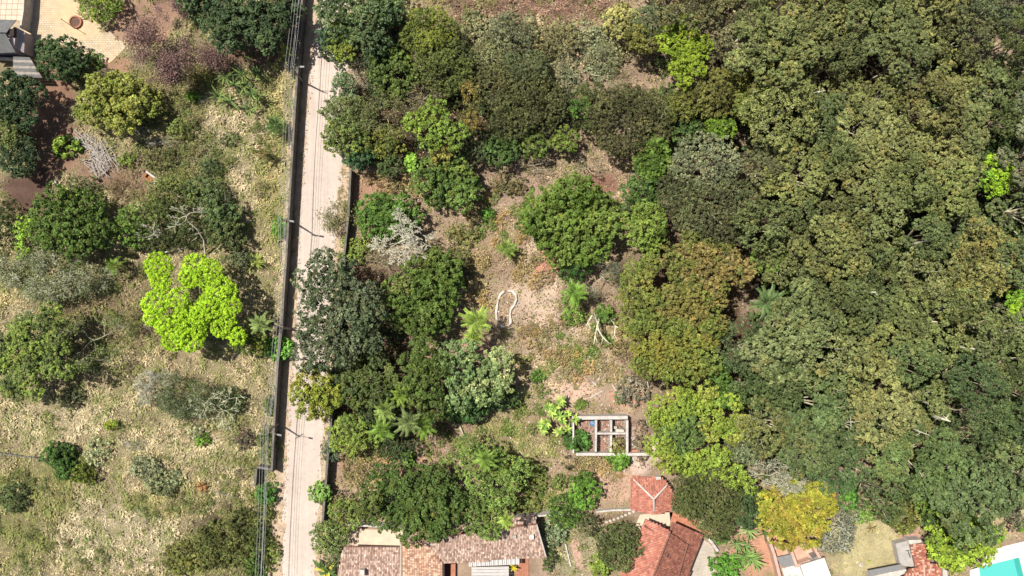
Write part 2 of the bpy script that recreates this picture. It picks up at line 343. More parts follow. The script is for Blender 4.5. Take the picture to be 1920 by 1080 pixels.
# ------------------------------------------------------------------ trees
ST = dict(
 mango=dict(lr=2.2, cr=.6, leaf=(.42, .225), m=28, up=.5, jit=.42, zs=.75, k=2.1, bump=1.2),
 dense=dict(lr=1.7, cr=.48, leaf=(.35, .185), m=26, up=.5, jit=.45, zs=.8, k=2.0, bump=1.2),
 euc=dict(lr=1.05, cr=.36, leaf=(.28, .13), m=30, up=.4, jit=.5, zs=.75, k=2.6, bump=.9, shell=0),
 fine=dict(lr=2.0, cr=.36, leaf=(.29, .13), m=16, up=.4, jit=.6, zs=.8, k=2.6, bump=.8, patch=.04, dry=.25),
 lime=dict(lr=2.2, cr=.36, leaf=(.26, .16), m=18, up=.7, jit=.4, zs=.5, k=2.9, bump=.5, patch=.1, dry=.2),
 spread=dict(lr=1.5, cr=.5, leaf=(.36, .18), m=26, up=.7, jit=.4, zs=.45, k=1.9, bump=1.0),
 tall=dict(lr=2.0, cr=.55, leaf=(.4, .19), m=24, up=.55, jit=.6, zs=.9, k=2.0, bump=1.3),
 loose=dict(lr=1.3, cr=.42, leaf=(.32, .14), m=20, up=.6, jit=.6, zs=.8, k=1.7, bump=1.2),
 big=dict(lr=1.0, cr=.42, leaf=(.7, .34), m=10, up=.6, jit=.5, zs=.8, k=2.4, bump=.8),
)
def crown_quads(r, lobes, st, tints):
    """lobes: (x,y,z,r) array; every clump of leaves sits on a lobe. returns quads, colour factors"""
    lobes = np.asarray(lobes, float); C, D, Lb = [], [], []
    for i, (x, y, z, R) in enumerate(lobes):
        n = max(5, int(st['k']*(R/st['cr'])**2))
        k = np.arange(n)+.5; zz = 1-1.28*k/n; th = k*2.399963 + r.rand()*6.28
        q = np.sqrt(np.clip(1-zz*zz, 0, 1)); d = np.stack([q*np.cos(th), q*np.sin(th), zz], 1) + r.randn(n, 3)*.16; d = norm(d)
        rad = R*(.9 + st['bump']*.17*(r.rand(n)-.5)*2)
        c = np.array((x, y, z)) + d*rad[:, None]*np.array((1, 1, st['zs']))
        keep = np.ones(n, bool)
        for j, (x2, y2, z2, R2) in enumerate(lobes):
            if j == i: continue
            dd = (c-np.array((x2, y2, z2)))/np.array((1, 1, st['zs'])); keep &= (dd*dd).sum(1) > (R2*.74)**2
        keep |= r.rand(n) < .06
        C.append(c[keep]); D.append(d[keep]); Lb.append(np.full(keep.sum(), i))
        n2 = max(1, int(n*st.get('shell', .3))); d2 = norm(r.randn(n2, 3)+np.array((0, 0, .25))); c2 = np.array((x, y, z))+d2*(R*.55)*np.array((1, 1, st['zs']))
        C.append(c2); D.append(d2); Lb.append(np.full(n2, i))
    C = np.concatenate(C); D = np.concatenate(D); Lb = np.concatenate(Lb); sd = r.randint(0, 90)
    kp = (vnoise(C[:, 0], C[:, 1], 1.3, sd) > st.get('patch', .17)) | (r.rand(len(C)) < .25)
    C, D, Lb = C[kp], D[kp], Lb[kp]; M = len(C); m = st['m']
    dry = np.clip((vnoise(C[:, 0], C[:, 1], 1.1, sd+7)-.76)*5, 0, 1)[:, None, None]*st.get('dry', .6)
    cr = st['cr']*r.uniform(.7, 1.3, M)
    v = norm(r.randn(M, m, 3)*.8 + D[:, None]*.75 + np.array((0, 0, .45)))
    pos = C[:, None] + v*(cr[:, None]*r.uniform(.5, 1.05, (M, m)))[..., None]*np.array((1, 1, .8))
    nrm = norm(v*.55 + r.randn(M, m, 3)*st['jit'] + np.array((0, 0, st['up'])))
    ct = 1 + .2*r.randn(M, 1); hue = 1 + .035*r.randn(M, 1)
    lf = np.clip(ct + .24*r.randn(M, m), .35, 2.0)
    tint = lf[..., None]*np.stack([hue*np.ones((1, m)), np.ones((M, m)), (2-hue)*np.ones((1, m))], -1)*np.asarray(tints)[Lb][:, None]
    tint = tint*(1-dry) + tint*np.array((1.35, 1.02, .9))*dry
    pos = pos.reshape(-1, 3); nrm = nrm.reshape(-1, 3); tint = tint.reshape(-1, 3)
    return leaf_quads(r, pos, nrm, st['leaf']), tint
def leaf_quads(r, pos, nrm, leaf):
    n = len(pos); t = norm(np.cross(nrm, r.randn(n, 3))); b = np.cross(nrm, t); s = r.uniform(.65, 1.3, n)[:, None]
    l, w_ = leaf[0]*.5*s, leaf[1]*.62*s
    return np.stack([pos+t*l-nrm*l*.25, pos+b*w_+nrm*w_*.1, pos-t*l, pos-b*w_+nrm*w_*.1], 1)
def auto_lobes(r, rx, ry, h, lr, zs, base=.38):
    R = min(rx, ry); lr = min(lr, .58*R); out = []
    n = max(4, int(1.9*rx*ry/lr**2)); rz = min((h*(1-base))*.6, R*.8)
    for i in range(n):
        best = None
        for _ in range(14):
            a = r.rand()*6.283; q = math.sqrt(r.rand()); x, y = q*math.cos(a), q*math.sin(a)
            dist = min([1e9]+[(x*rx-o_[0])**2+(y*ry-o_[1])**2 for o_ in out])
            if best is None or dist > best[0]: best = (dist, x, y, q)
        _, x, y, q = best; R_ = lr*r.uniform(.72, 1.22)
        x *= max(.1, 1-R_*.85/rx); y *= max(.1, 1-R_*.85/ry)
        z = h - R_*zs - rz*(1-math.sqrt(max(0, 1-q*q*.92))) - r.rand()*R_*.45
        out.append((x*rx, y*ry, max(z, R_*zs*.6), R_))
    return out
def trunk_segs(r, lobes, h, rad):
    c = np.mean(np.asarray(lobes)[:, :2], 0); fork = np.array((c[0]*.4, c[1]*.4, h*.32))
    seg = [(np.array((0, 0, -.1)), fork*.55+r.randn(3)*.08*np.array((1, 1, 0)), rad*1.25, rad), (fork*.55, fork, rad, rad*.85)]
    seg[1] = (seg[0][1], fork, rad, rad*.85)
    L_ = list(lobes); r.shuffle(L_)
    for x, y, z, R in L_[:9]:
        tip = np.array((x, y, z)); mid = fork*.45+tip*.55+r.randn(3)*.25; mid[2] -= .1*h*.5
        seg += [(fork, mid, rad*.6, rad*.38), (mid, tip, rad*.38, rad*.12)]
        for _ in range(3):
            q = tip + norm(r.randn(3)*np.array((1, 1, .6))+np.array((0, 0, .35)))*R*r.uniform(.7, 1.12); seg.append((tip*.7+mid*.3, q, rad*.16, .03))
    return seg
NSEED = [100]
BARK = leafc(150, 138, 122)*.9
def tree(name, label, px, py, rx, ry, h, style, col, col2=None, f2=.35, lobes=None, group=None, cat=None, trunk=True, bark=None, lr=None, part=None, f2mode='lobe'):
    NSEED[0] += 1; r = np.random.RandomState(NSEED[0]); st = dict(ST[style])
    if lr: st['lr'] = lr
    hc = h*.68; f = (H-hc)/H; root = P(px, py, hc); root[2] = 0
    if lobes is None:
        L_ = auto_lobes(r, rx*S*f, ry*S*f, h, st['lr'], st['zs'], base=.38 if trunk else .05)
    else:
        L_ = []
        for q in lobes:
            x, y, R = q[:3]; dz = q[3] if len(q) > 3 else 0
            R = R*S*f; sub = auto_lobes(r, R, R, h+dz, st['lr'], st['zs']) if R > st['lr']*1.25 else [(0, 0, h+dz-R*st['zs'], R)]
            L_ += [((x-px)*S*f+a, -(y-py)*S*f+b, c, d) for a, b, c, d in sub]
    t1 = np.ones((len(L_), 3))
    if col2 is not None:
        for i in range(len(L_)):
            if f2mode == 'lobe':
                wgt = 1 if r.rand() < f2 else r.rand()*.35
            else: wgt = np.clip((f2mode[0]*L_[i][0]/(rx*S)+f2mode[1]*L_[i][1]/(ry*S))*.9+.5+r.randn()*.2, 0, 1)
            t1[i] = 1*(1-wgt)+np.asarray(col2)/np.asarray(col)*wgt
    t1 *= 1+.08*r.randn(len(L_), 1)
    root_o = empty(name, root, label, cat or ('tree' if trunk else 'shrub'), group)
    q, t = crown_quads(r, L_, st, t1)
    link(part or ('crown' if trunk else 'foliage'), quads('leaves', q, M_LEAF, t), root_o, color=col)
    if trunk: link('trunk', segmesh('trunk', trunk_segs(r, L_, h, .022*h+.05), M_BARK, 5), root_o, color=BARK if bark is None else bark)
    else:
        sg = [(np.array((0, 0, -.05)), np.array((a*.8, b*.8, c)), .05, .02) for a, b, c, d in L_[:7]]
        link('stems', segmesh('stems', sg, M_BARK, 4), root_o, color=BARK)
    return root_o
def grow(r, p, d, L_, rad, depth, segs, tips, spread, up, ch=3, wig=.18):
    n = 2 if depth > 1 else 1
    for k in range(n):
        d = norm(d + r.randn(3)*wig); q = p + d*L_/n; r2 = rad*(.84 if n == 2 else .6)
        segs.append((p, q, rad, r2)); p = q; rad = r2
        if depth == 0: break
    if depth <= 0: tips.append(p); return
    for k in range(ch if r.rand() < .75 else ch-1):
        nd = norm(d + r.randn(3)*spread + np.array((0, 0, up)))
        grow(r, p, nd, L_*r.uniform(.62, .88), rad*.66, depth-1, segs, tips, spread, up, ch, wig)
def bare_data(seed, rx, ry, h, depth=5, rad=.13, spread=.62, ch=3, rmin=.04, low=False, zb=.3):
    r = np.random.RandomState(seed); segs, tips = [], []
    for k in range(4):
        a = k*1.57+r.rand(); grow(r, np.array((0, 0, h*(.1 if low else zb))), norm(np.array((math.cos(a), math.sin(a), .75))), 1.0, rad, depth-1, segs, tips, spread, .04, ch)
    A = np.array([np.r_[a, b] for a, b, _, _ in segs]); mx = np.abs(np.r_[A[:, :3], A[:, 3:]])
    ex = np.percentile(mx[:, 0], 97); ey = np.percentile(mx[:, 1], 97); zz = np.r_[A[:, 2], A[:, 5]]; z0, z1 = h*(.1 if low else zb), np.percentile(zz, 98)
    def T(p): return np.array((p[0]/ex*rx, p[1]/ey*ry, z0 + (p[2]-z0)/(z1-z0)*(h-z0)))
    segs = [(T(a), T(b), max(c, rmin), max(d, rmin*.8)) for a, b, c, d in segs]; tips = [T(t) for t in tips]
    for s in segs: s[0][2] = max(s[0][2], .1); s[1][2] = max(s[1][2], .1)
    segs += [(np.array((0, 0, -.1)), np.array((0, 0, z0)), rad*1.5, rad*1.15)]
    return segs, np.maximum(np.array(tips), -50), r
def bare(name, label, px, py, rx, ry, h, col, leafcol=None, m=5, leaf=(.22, .1), depth=5, rad=.13, spread=.62, ch=3, group=None, cat=None, rmin=.022, lsp=.35, low=False, zb=.3):
    NSEED[0] += 1; hc = h*.7; f = (H-hc)/H; root = P(px, py, hc); root[2] = 0
    segs, tips, r = bare_data(NSEED[0], rx*S*f, ry*S*f, h, depth, rad, spread, ch, rmin, low, zb)
    ro = empty(name, root, label, cat or 'tree', group)
    link('branches', segmesh('branches', segs, M_BARK, 3, (1, 1, 1), .15, NSEED[0]), ro, color=col)
    if leafcol is not None:
        n = len(tips); pos = np.repeat(tips, m, 0)+r.randn(n*m, 3)*lsp*np.array((1, 1, .6)); pos[:, 2] = np.maximum(pos[:, 2], .05)
        nr = norm(r.randn(n*m, 3)*.7+np.array((0, 0, .4)))
        t = np.clip(1+.2*np.repeat(r.randn(n, 1), m, 0)+.2*r.randn(n*m, 1), .4, 1.8)*np.ones((1, 3))
        link('leaves', quads('leaves', leaf_quads(r, pos, nr, leaf), M_LEAF, t), ro, color=leafcol)
    return ro
# palms, rosettes -----------------------------------------------------
def frond_mesh(L_=1.0, n=22, droop=.55, wide=.26):
    Q = []; r = np.random.RandomState(3)
    pt = lambda t: np.array((t*L_*(1-.18*t*droop), 0, .25*t*L_-droop*L_*t*t*.75))
    for i in range(n):
        a, b = pt(i/n), pt((i+1)/n); w0 = .012*L_*(1-i/n)+.004
        Q.append([a+(0, -w0, 0), b+(0, -w0*.9, 0), b+(0, w0*.9, 0), a+(0, w0, 0)])
        if i < 3: continue
        t = i/n; ll = L_*wide*math.sin(min(1, t*1.35+.18)*math.pi*.86)*1.1
        for s in (-1, 1):
            dr = np.array((.55, s*.85, -.3+.12*r.randn())); dr /= np.linalg.norm(dr); tip = a+dr*ll; mid = a+dr*ll*.45
            wv = np.array((.028*L_, 0, .006))
            Q.append([a, mid+wv, tip, mid-wv])
    Q = np.array(Q); t = np.ones((len(Q), 3))*(1+.12*r.randn(len(Q), 1))
    return quads('frond', Q, M_LEAF, t)
FROND = frond_mesh(); FROND2 = frond_mesh(droop=.95, wide=.2)
def palm(label, px, py, R, h, col, n=15, lx=0, ly=0, trunk=True, mesh=None, group='palms', name='palm_tree', dead=0):
    NSEED[0] += 1; r = np.random.RandomState(NSEED[0]); root = P(px, py, h); root[2] = 0
    ro = empty(name, root, label, 'palm', group); top = np.array((lx, ly, h-.3))
    seg = [(np.array((0, 0, -.1)), top*.5+(.1, 0, 0), .2, .16), (top*.5+(.1, 0, 0), top, .16, .13), (top, top+(0, 0, .5), .16, .06)]
    link('trunk', segmesh('trunk', seg, M_BARK, 7), ro, color=leafc(170, 155, 138))
    for i in range(n):
        o_ = link('frond', mesh or FROND, ro, top+(0, 0, .25), col*(r.uniform(.75, 1.2)) if i >= dead else leafc(170, 140, 95))
        o_.rotation_euler = (r.uniform(-.15, .15), r.uniform(-.75, .25) if i > 3 else -1.0, i*2.399+r.uniform(-.2, .2)); k = R*S*r.uniform(.85, 1.1); o_.scale = (k, k, k)
    return ro
def blade_mesh(w_=.12, droop=.35, n=4):
    Q = []
    pt = lambda t: np.array((t*.95, 0, .35*t-droop*t*t*.9)); wd = lambda t: w_*math.sin(math.pi*min(1, .12+t*.86))**.8
    for i in range(n):
        a, b = pt(i/n), pt((i+1)/n); wa, wb = wd(i/n), wd((i+1)/n)
        for s in (-1, 1):
            Q.append([a, b, b+np.array((0, s*wb, .35*wb)), a+np.array((0, s*wa, .35*wa))])
    return quads('blade', np.array(Q), M_LEAF, np.ones((len(Q), 3)))
BLADE = blade_mesh(.06); BANANA = blade_mesh(.15, .5)
def rosette(name, label, px, py, R, h, col, n=16, mesh=None, heads=1, spread=0, group=None, cat='plant', up=0.0, col2=None):
    NSEED[0] += 1; r = np.random.RandomState(NSEED[0]); root = P(px, py, h*.8); root[2] = 0
    ro = empty(name, root, label, cat, group); seg = []
    for k in range(heads):
        a = k*2.4+r.rand(); q = spread*S*math.sqrt((k+.3)/heads) if heads > 1 else 0
        top = np.array((q*math.cos(a), q*math.sin(a), h*r.uniform(.55, .85))); seg.append((np.array((top[0]*.5, top[1]*.5, -.05)), top, .14, .09))
        for i in range(n):
            o_ = link('leaf', mesh or BLADE, ro, top, (col if col2 is None or r.rand() < .6 else col2)*r.uniform(.7, 1.3))
            o_.rotation_euler = (r.uniform(-.2, .2), r.uniform(-.9, .3)-up, i*2.399+r.uniform(-.3, .3)); s = R*S*r.uniform(.6, 1.1); o_.scale = (s, s, s)
    link('stem', segmesh('stem', seg, M_BARK, 5), ro, color=leafc(140, 120, 95))
    return ro
for f_ in LATE: f_()
# ------------------------------------------------------------------ walls, buildings, yard
def wall(name, label, pts, h, t, mat, cat='wall', cop=True, piers=None):
    ro = empty(name, P(*pts[0], h)*(1, 1, 0), label, cat)
    M = ro.location.copy()
    a = [ribbon_wall('masonry', pts, h, t, mat, ro)]
    if cop: a.append(ribbon_wall('coping', pts, h+.07, t+.1, M_COPE, ro, h+.003))
    for px, py in piers or []:
        q = P(px, py, h); a.append(box('pier', (q[0], q[1], 0), t+.16, t+.16, h+.12, mat, ro))
    for o_ in a: o_.location = -M
    return ro
WL = [(573, -60), (567, -10), (562, 60), (557, 137), (552, 215), (547, 300), (542, 385), (536, 490), (528, 590), (520, 690), (514, 790), (509, 883)]
def along(pts, n):
    p = np.array(pts, float); d = np.r_[0, np.cumsum(np.linalg.norm(np.diff(p, axis=0), axis=1))]
    s = np.linspace(0, d[-1], n); return list(zip(np.interp(s, d, p[:, 0]), np.interp(s, d, p[:, 1])))
wall('boundary_wall', 'long grey block wall with piers along the left side of the pale road', WL, 2.5, .28, M_GREYWALL, piers=along(WL, 26))
wall('boundary_wall', 'grey wall on the right side of the road, under the overhanging trees', [(657, 318), (653, 400), (643, 500), (633, 620), (624, 760), (617, 822), (611, 900), (604, 985)], 2.3, .3, M_GREYWALL, piers=[(617, 822), (611, 900)])
wall('gate_wall', 'short dark wall piece at the gateway recess beside the left road verge', [(480, 879), (478, 905), (476, 912)], 2.2, .35, M_GREYWALL)
wall('gate_wall', 'short return wall leading from the long block wall back to the gateway', [(507, 880), (482, 876)], 2.2, .3, M_GREYWALL)
wall('garden_wall', 'low white wall running from the round dark bush to the hipped red roof', [(1118, 960), (1150, 957), (1192, 956)], 1.2, .3, M_PALE, cop=False)
wall('garden_wall', 'white rendered wall behind the long pinkish tiled roof', [(652, 984), (700, 987), (752, 991), (830, 985), (930, 984), (1005, 968), (1066, 963)], 2.4, .3, M_PALE, cop=False)
def slab_fence():
    ro = empty('slab_fence', (0, 0, 0), 'low weathered slab fence crossing the dry grass, half overgrown', 'fence')
    pts = along([(-10, 848), (70, 858), (140, 876), (250, 890), (330, 904), (440, 930), (500, 942)], 58)
    for (a, b) in zip(pts[:-1], pts[1:]):
        q0, q1 = P(*a), P(*b); m = (q0+q1)/2
        if vnoise(m[0], m[1], 5, 40) < .45 and q0[0] > -83: continue
        box('slab', (m[0], m[1], -.05), np.linalg.norm(q1-q0)*.9, .26, .42+.25*vnoise(m[0], m[1], 3, 41), M_COPE, ro, math.atan2(q1[1]-q0[1], q1[0]-q0[0])+random.uniform(-.1, .1))
random.seed(4); slab_fence()

# poles and cables
CROSS = []
def pole(label, base, top, h, arm, lamp):
    b = P(*base); t = P(*top, h); ro = empty('utility_pole', b, label, 'utility pole', 'poles along the road wall')
    t = t-b; link('shaft', segmesh('shaft', [(np.array((0, 0, -.1)), t, .2, .12)], M_POLE, 10), ro)
    ad = np.array((arm[0], -arm[1], 0))*S
    link('crossarm', segmesh('crossarm', [(t*.965-ad*.5, t*.965+ad*.5, .07, .07)], M_POLE, 4), ro)
    for k in (-.45, -.15, .15, .45):
        q = t*.965+ad*k; link('insulator', segmesh('insulator', [(q, q+(0, 0, .28), .07, .05)], M_PALE, 6), ro); 
    if lamp:
        l = np.array((lamp[0], -lamp[1], 0))*S; s_ = t*.86
        link('lamp_arm', segmesh('lamp_arm', [(s_, s_+l*.85+(0, 0, .35), .05, .04)], M_METAL, 6), ro)
        V, F = box_data(s_+l+(0, 0, .3), .75, .3, .18, math.atan2(l[1], l[0])); link('lamp_head', pymesh('lamp_head', V, F, M_METAL), ro)
    CROSS.append((b+t*.965, ad, b+t*.82))
TMP = (590, -120)
CROSS.append((P(567, -110, 8.2), np.array((1.6, .2, 0)), P(569, -110, 6.8)))
pole('concrete pole with a lamp arm, at the shaded wall near the top of the road', (567, 153), (543, 122), 8.4, (17, 6), (20, 0))
pole('concrete pole with a small lamp beside the green vine on the wall', (552, 417), (529, 411), 8.2, (14, 2), (15, 3))
pole('concrete pole standing in tree shade beside the dark tall tree', (545, 617), (522, 613), 8.0, (16, 0), None)
pole('concrete pole with a lamp arm, lowest of the road poles, before the gateway', (523, 794), (496, 812), 8.3, (15, -9), (24, 5))
CROSS.append((P(482, 1170, 8.0), np.array((1.6, -.5, 0)), P(484, 1170, 6.8)))
def cable(k, label):
    segs = []
    for (a, da, la), (b, db, lb) in zip(CROSS[:-1], CROSS[1:]):
        p = a+da*k+(0, 0, .3) if k is not None else la; q = b+db*k+(0, 0, .3) if k is not None else lb
        n = 8; pts = [p+(q-p)*i/n-np.array((0, 0, .5*4*(i/n)*(1-i/n))) for i in range(n+1)]
        R_ = .022 if k is not None else .045
        segs += [(pts[i], pts[i+1], R_, R_) for i in range(n)]
    props(link('overhead_cable', segmesh('overhead_cable', segs, M_CABLE, 4)), label, 'cable', 'cables strung along the road')
cable(-.45, 'thin overhead cable on the outer left of the pole crossarms')
cable(-.15, 'thin overhead cable on the inner left of the pole crossarms')
cable(.15, 'thin overhead cable on the inner right of the pole crossarms')
cable(.45, 'thin overhead cable on the outer right of the pole crossarms')
cable(None, 'thick grey cable bundle slung below the pole crossarms')
def thin_post():
    b, t = P(130, 46), P(115, 36, 4.2); ro = empty('yard_post', b, 'thin post standing in the pale paved yard beside the round planter', 'post')
    link('post', segmesh('post', [(np.zeros(3), t-b, .07, .06)], M_METAL, 6), ro)
    link('cap', segmesh('cap', [(t-b, t-b+(0, 0, .15), .12, .05)], M_METAL, 6), ro)
thin_post()

# roofs ---------------------------------------------------------------
def roof(parent, pts, down, cols, base, tw=.3, tl=.42, seed=0, name='roof', tiles=True, thick=.14):
    """sloping roof plane seen at pixels (px,py,height); tiles run down the pixel direction"""
    r = np.random.RandomState(seed+900); W = np.array([P(*p) for p in pts]); off = np.array(parent.location)
    c = W.mean(0); u_, s_, vt = np.linalg.svd(W-c); n = vt[2]*(1 if vt[2][2] > 0 else -1)
    W = W - ((W-c)@n)[:, None]*n
    dv = np.array((down[0], -down[1], 0.)); dv = dv-n*(dv@n); dv /= np.linalg.norm(dv); du = np.cross(dv, n)
    ar = np.sum(W[:, 0]*np.roll(W[:, 1], -1)-np.roll(W[:, 0], -1)*W[:, 1])
    if ar < 0: W = W[::-1]
    k = len(W); V = np.r_[W-off, W-off-(0, 0, thick)]
    F = [tuple(range(k)), tuple(range(2*k-1, k-1, -1))]+[(i, k+i, k+(i+1) % k, (i+1) % k) for i in range(k)]
    ro = link(name, pymesh(name, V, F, base), parent)
    if tiles:
        A, B = (W-c)@du, (W-c)@dv
        gu, gv = np.meshgrid(np.arange(A.min(), A.max()+tw, tw), np.arange(B.min(), B.max()+tl, tl)); gu = gu.ravel(); gv = gv.ravel()+.0
        ok = in_poly(gu, gv, list(zip(A, B))); gu, gv = gu[ok], gv[ok]; m = len(gu); Q = []
        pr = [(-.5, .01), (-.25, .085), (.25, .085), (.5, .01)]
        jz = r.rand(m)*.015; ju = r.randn(m)*.012
        for (a0, h0), (a1, h1) in zip(pr[:-1], pr[1:]):
            f_ = lambda a, h, v, lift: c-off+du[None]*(gu+ju+a*tw*.98)[:, None]+dv[None]*(gv+v)[:, None]+n[None]*(h+jz+lift)[:, None]
            Q.append(np.stack([f_(a0, h0, -tl*.55, .0), f_(a0, h0, tl*.5, .07), f_(a1, h1, tl*.5, .07), f_(a1, h1, -tl*.55, .005)], 1))
        cc = np.array(cols)[r.randint(0, len(cols), m)]*(1+.07*r.randn(m, 1)); Q = np.concatenate(Q)
        # face up
        nn = np.cross(Q[:, 1]-Q[:, 0], Q[:, 2]-Q[:, 0]); fl = nn[:, 2] < 0; Q[fl] = Q[fl][:, ::-1]
        props(link('roof_tiles', quads('roof_tiles', Q, M_TILE, np.tile(cc, (3, 1))), ro), kind='stuff')
    return ro
def cap(parent, pts, mat, rad=.16, name='ridge_cap'):
    off = np.array(parent.location); W = [P(*p)-off+(0, 0, .08) for p in pts]
    return link(name, segmesh(name, [(a, b, rad, rad) for a, b in zip(W[:-1], W[1:])], mat, 8), parent)
def pbox(name, pts, h0, h1, mat, parent):
    o_ = px_prism(name, pts, h0, h1, mat); o_.parent = parent; o_.location = -np.array(parent.location); return o_
M_PINKBASE = mat_flat('old_tile_bed', flat(150, 105, 88), .9)
PINK = [flat(*c) for c in ((196, 160, 140), (208, 176, 154), (182, 148, 130), (224, 194, 170), (168, 136, 120), (200, 166, 146), (234, 208, 186))]
ORANGE = [flat(*c) for c in ((222, 176, 142), (210, 160, 128), (232, 192, 160), (196, 146, 118), (236, 204, 174))]
RED = [flat(*c) for c in ((206, 132, 108), (202, 127, 103), (210, 138, 114), (192, 118, 97), (218, 150, 126))]
RED2 = [flat(*c) for c in ((166, 106, 86), (154, 98, 80), (176, 116, 94), (144, 90, 74))]
MIX = [flat(*c) for c in ((200, 124, 94), (176, 104, 82), (218, 150, 122), (232, 190, 166), (186, 114, 90))]
# long pinkish house
hA = empty('long_house', P(800, 1040)*(1, 1, 0), 'long house with weathered pinkish tiled roofs at the bottom edge', 'house')
pbox('wall', [(640, 1032), (748, 1034), (748, 1110), (634, 1110)], 0, 2.6, M_PALE, hA)
pbox('wall', [(758, 1016), (1004, 990), (1015, 1038), (832, 1052), (832, 1110), (758, 1110)], 0, 2.6, M_PALE, hA)
roof(hA, [(646, 1024, 3.9), (751, 1027, 3.9), (751, 1112, 2.8), (624, 1112, 2.8)], (0, 1), PINK, M_PINKBASE, seed=1)
roof(hA, [(753, 1012, 4.4), (793, 1012, 4.4), (831, 1056, 3.2), (831, 1112, 3.2), (753, 1112, 4.4)], (1, 0), ORANGE, M_PINKBASE, seed=2)
roof(hA, [(789, 1011, 4.4), (1006, 982, 4.4), (1024, 1044, 2.9), (831, 1056, 2.9)], (.03, 1), PINK, M_PINKBASE, seed=3)
roof(hA, [(768, 1010, 4.36), (820, 990, 3.3), (1000, 967, 3.3), (1006, 980, 4.36), (793, 1010, 4.36)], (-.05, -1), PINK, M_PINKBASE, seed=4)
cap(hA, [(752, 1018, 4.3), (752, 1112, 4.3)], M_CONC, .2); cap(hA, [(789, 1011, 4.4), (1006, 982, 4.4)], M_PINKBASE, .16)
cap(hA, [(1006, 982, 4.4), (1024, 1044, 2.95)], M_PALE, .14, 'verge_trim')
pbox('chimney', [(674, 1069), (683, 1069), (683, 1080), (674, 1080)], 2.5, 4.6, M_PALE, hA)
pbox('skylight', [(992, 1003), (1001, 1002), (1001, 1011), (992, 1012)], 2.5, 4.5, M_PALE, hA)
pbox('vent', [(961, 1004), (968, 1004), (968, 1010), (961, 1010)], 2.5, 4.6, M_CONC, hA)
pbox('vent', [(931, 986), (937, 985), (937, 991), (931, 992)], 3, 5.0, M_CONC, hA)
pbox('parapet', [(963, 972), (1006, 969), (1006, 981), (960, 983)], 0, 3.4, M_CONC, hA)
def corrugated(name, parent, pts, h, n, mat, along_x=True, t=.05):
    """n ridged sheet strips across a pixel quad a,b,c,d (a-b top, d-c bottom)"""
    a, b, c, d = [np.array(P(x, y, h))-np.array(parent.location) for x, y in pts]; V, F = [], []
    for i in range(n*2+1):
        u = i/(n*2); z = np.array((0, 0, .14 if i % 2 else 0.))
        p, q = (a+(b-a)*u, d+(c-d)*u) if along_x else (a+(d-a)*u, b+(c-b)*u)
        V += [p+z, q+z, p+z-(0, 0, t), q+z-(0, 0, t)]
    for i in range(n*2):
        k = 4*i; F += [(k, k+4, k+5, k+1), (k+2, k+3, k+7, k+6)]
    F += [(0, 1, 3, 2), (8*n, 8*n+2, 8*n+3, 8*n+1)]
    return link(name, pymesh(name, V, F, mat), parent)
M_TRANS = mat_flat('white_roof_sheet', flat(232, 226, 220), .6, 1, .08)
for k in range(12):
    x0, x1 = 879+k*8, 879+(k+1)*8-.7; corrugated('roof_sheet', hA, [(x0, 1051-k*.35), (x1, 1051-k*.35), (x1, 1062-k*.35), (x0, 1062-k*.35)], 2.6, 2, M_TRANS)
cov = empty('patio_cover', P(920, 1072)*(1, 1, 0), 'white slatted patio cover below the long pinkish roof', 'patio cover')
for k in range(5): corrugated('cover_panel', cov, [(884, 1063.5+k*5.5), (954, 1062+k*5.5), (954, 1067+k*5.5), (884, 1068.5+k*5.5)], 2.2, 2, M_TRANS, False)
for x, y in ((886, 1066), (952, 1065), (886, 1088), (952, 1087)):
    q = P(x, y, 2.1)-np.array(cov.location); link('post', segmesh('post', [(q*(1, 1, 0), q, .08, .08)], M_METAL, 6), cov)
def paving(name, label, pts, z, mat, kind='structure', jit=0):
    return props(sheet(name, pts, z, mat, jit), label, kind=kind)
M_CREAM = mat_flat('cream_paving', flat(240, 214, 186), .9, .6, .12)
paving('courtyard', 'cream paved yard beside the long house', [(655, 992), (760, 994), (760, 1018), (752, 1030), (640, 1026)], .012, M_CREAM)
M_DECK = mat_flat('terracotta_deck', flat(200, 132, 100), .85, 1.5, .15)
dk = empty('timber_deck', P(985, 1070)*(1, 1, 0), 'terracotta boards of the deck below the right end of the long roof', 'deck')
for k in range(7):
    q = P(968+k*3.6, 1066); V, F = box_data(q-np.array(dk.location), .33, 4.6, .12+.01*(k % 2)); link('board', pymesh('board', V, F, M_DECK), dk)
box('opening', P(839, 1075)-np.array(hA.location)+(0, 0, .4), 1.3, 4.0, .1, mat_flat('dark_red_floor', flat(110, 48, 36), .8), hA)
box('step', P(850, 1075)-np.array(hA.location), .9, 4.0, .7, M_DECK, hA)

# centre red houses
hH = empty('hipped_hut', P(1222, 930)*(1, 1, 0), 'small hut with a hipped bright red tiled roof and pale hip lines', 'house')
pbox('wall', [(1190, 903), (1254, 908), (1256, 950), (1226, 955), (1192, 950)], 0, 2.5, M_PALE, hH)
roof(hH, [(1183, 894, 2.8), (1226, 936, 4.2), (1226, 963, 2.8), (1183, 957, 2.5)], (-1, .1), RED, M_PINKBASE, seed=5)
roof(hH, [(1184, 893, 2.8), (1240, 895, 2.8), (1252, 906, 2.8), (1226, 935, 4.2)], (.15, -1), RED, M_PINKBASE, seed=6)
roof(hH, [(1253, 908, 2.8), (1264, 930, 2.6), (1265, 957, 2.6), (1227, 963, 2.8), (1227, 936, 4.2)], (1, .1), RED, M_PINKBASE, seed=7)
for pts in ([(1185, 896, 2.8), (1226, 936, 4.3)], [(1251, 908, 2.8), (1226, 936, 4.3)], [(1226, 936, 4.3), (1226, 962, 2.9)]): cap(hH, pts, M_PALE, .17, 'hip_cap')
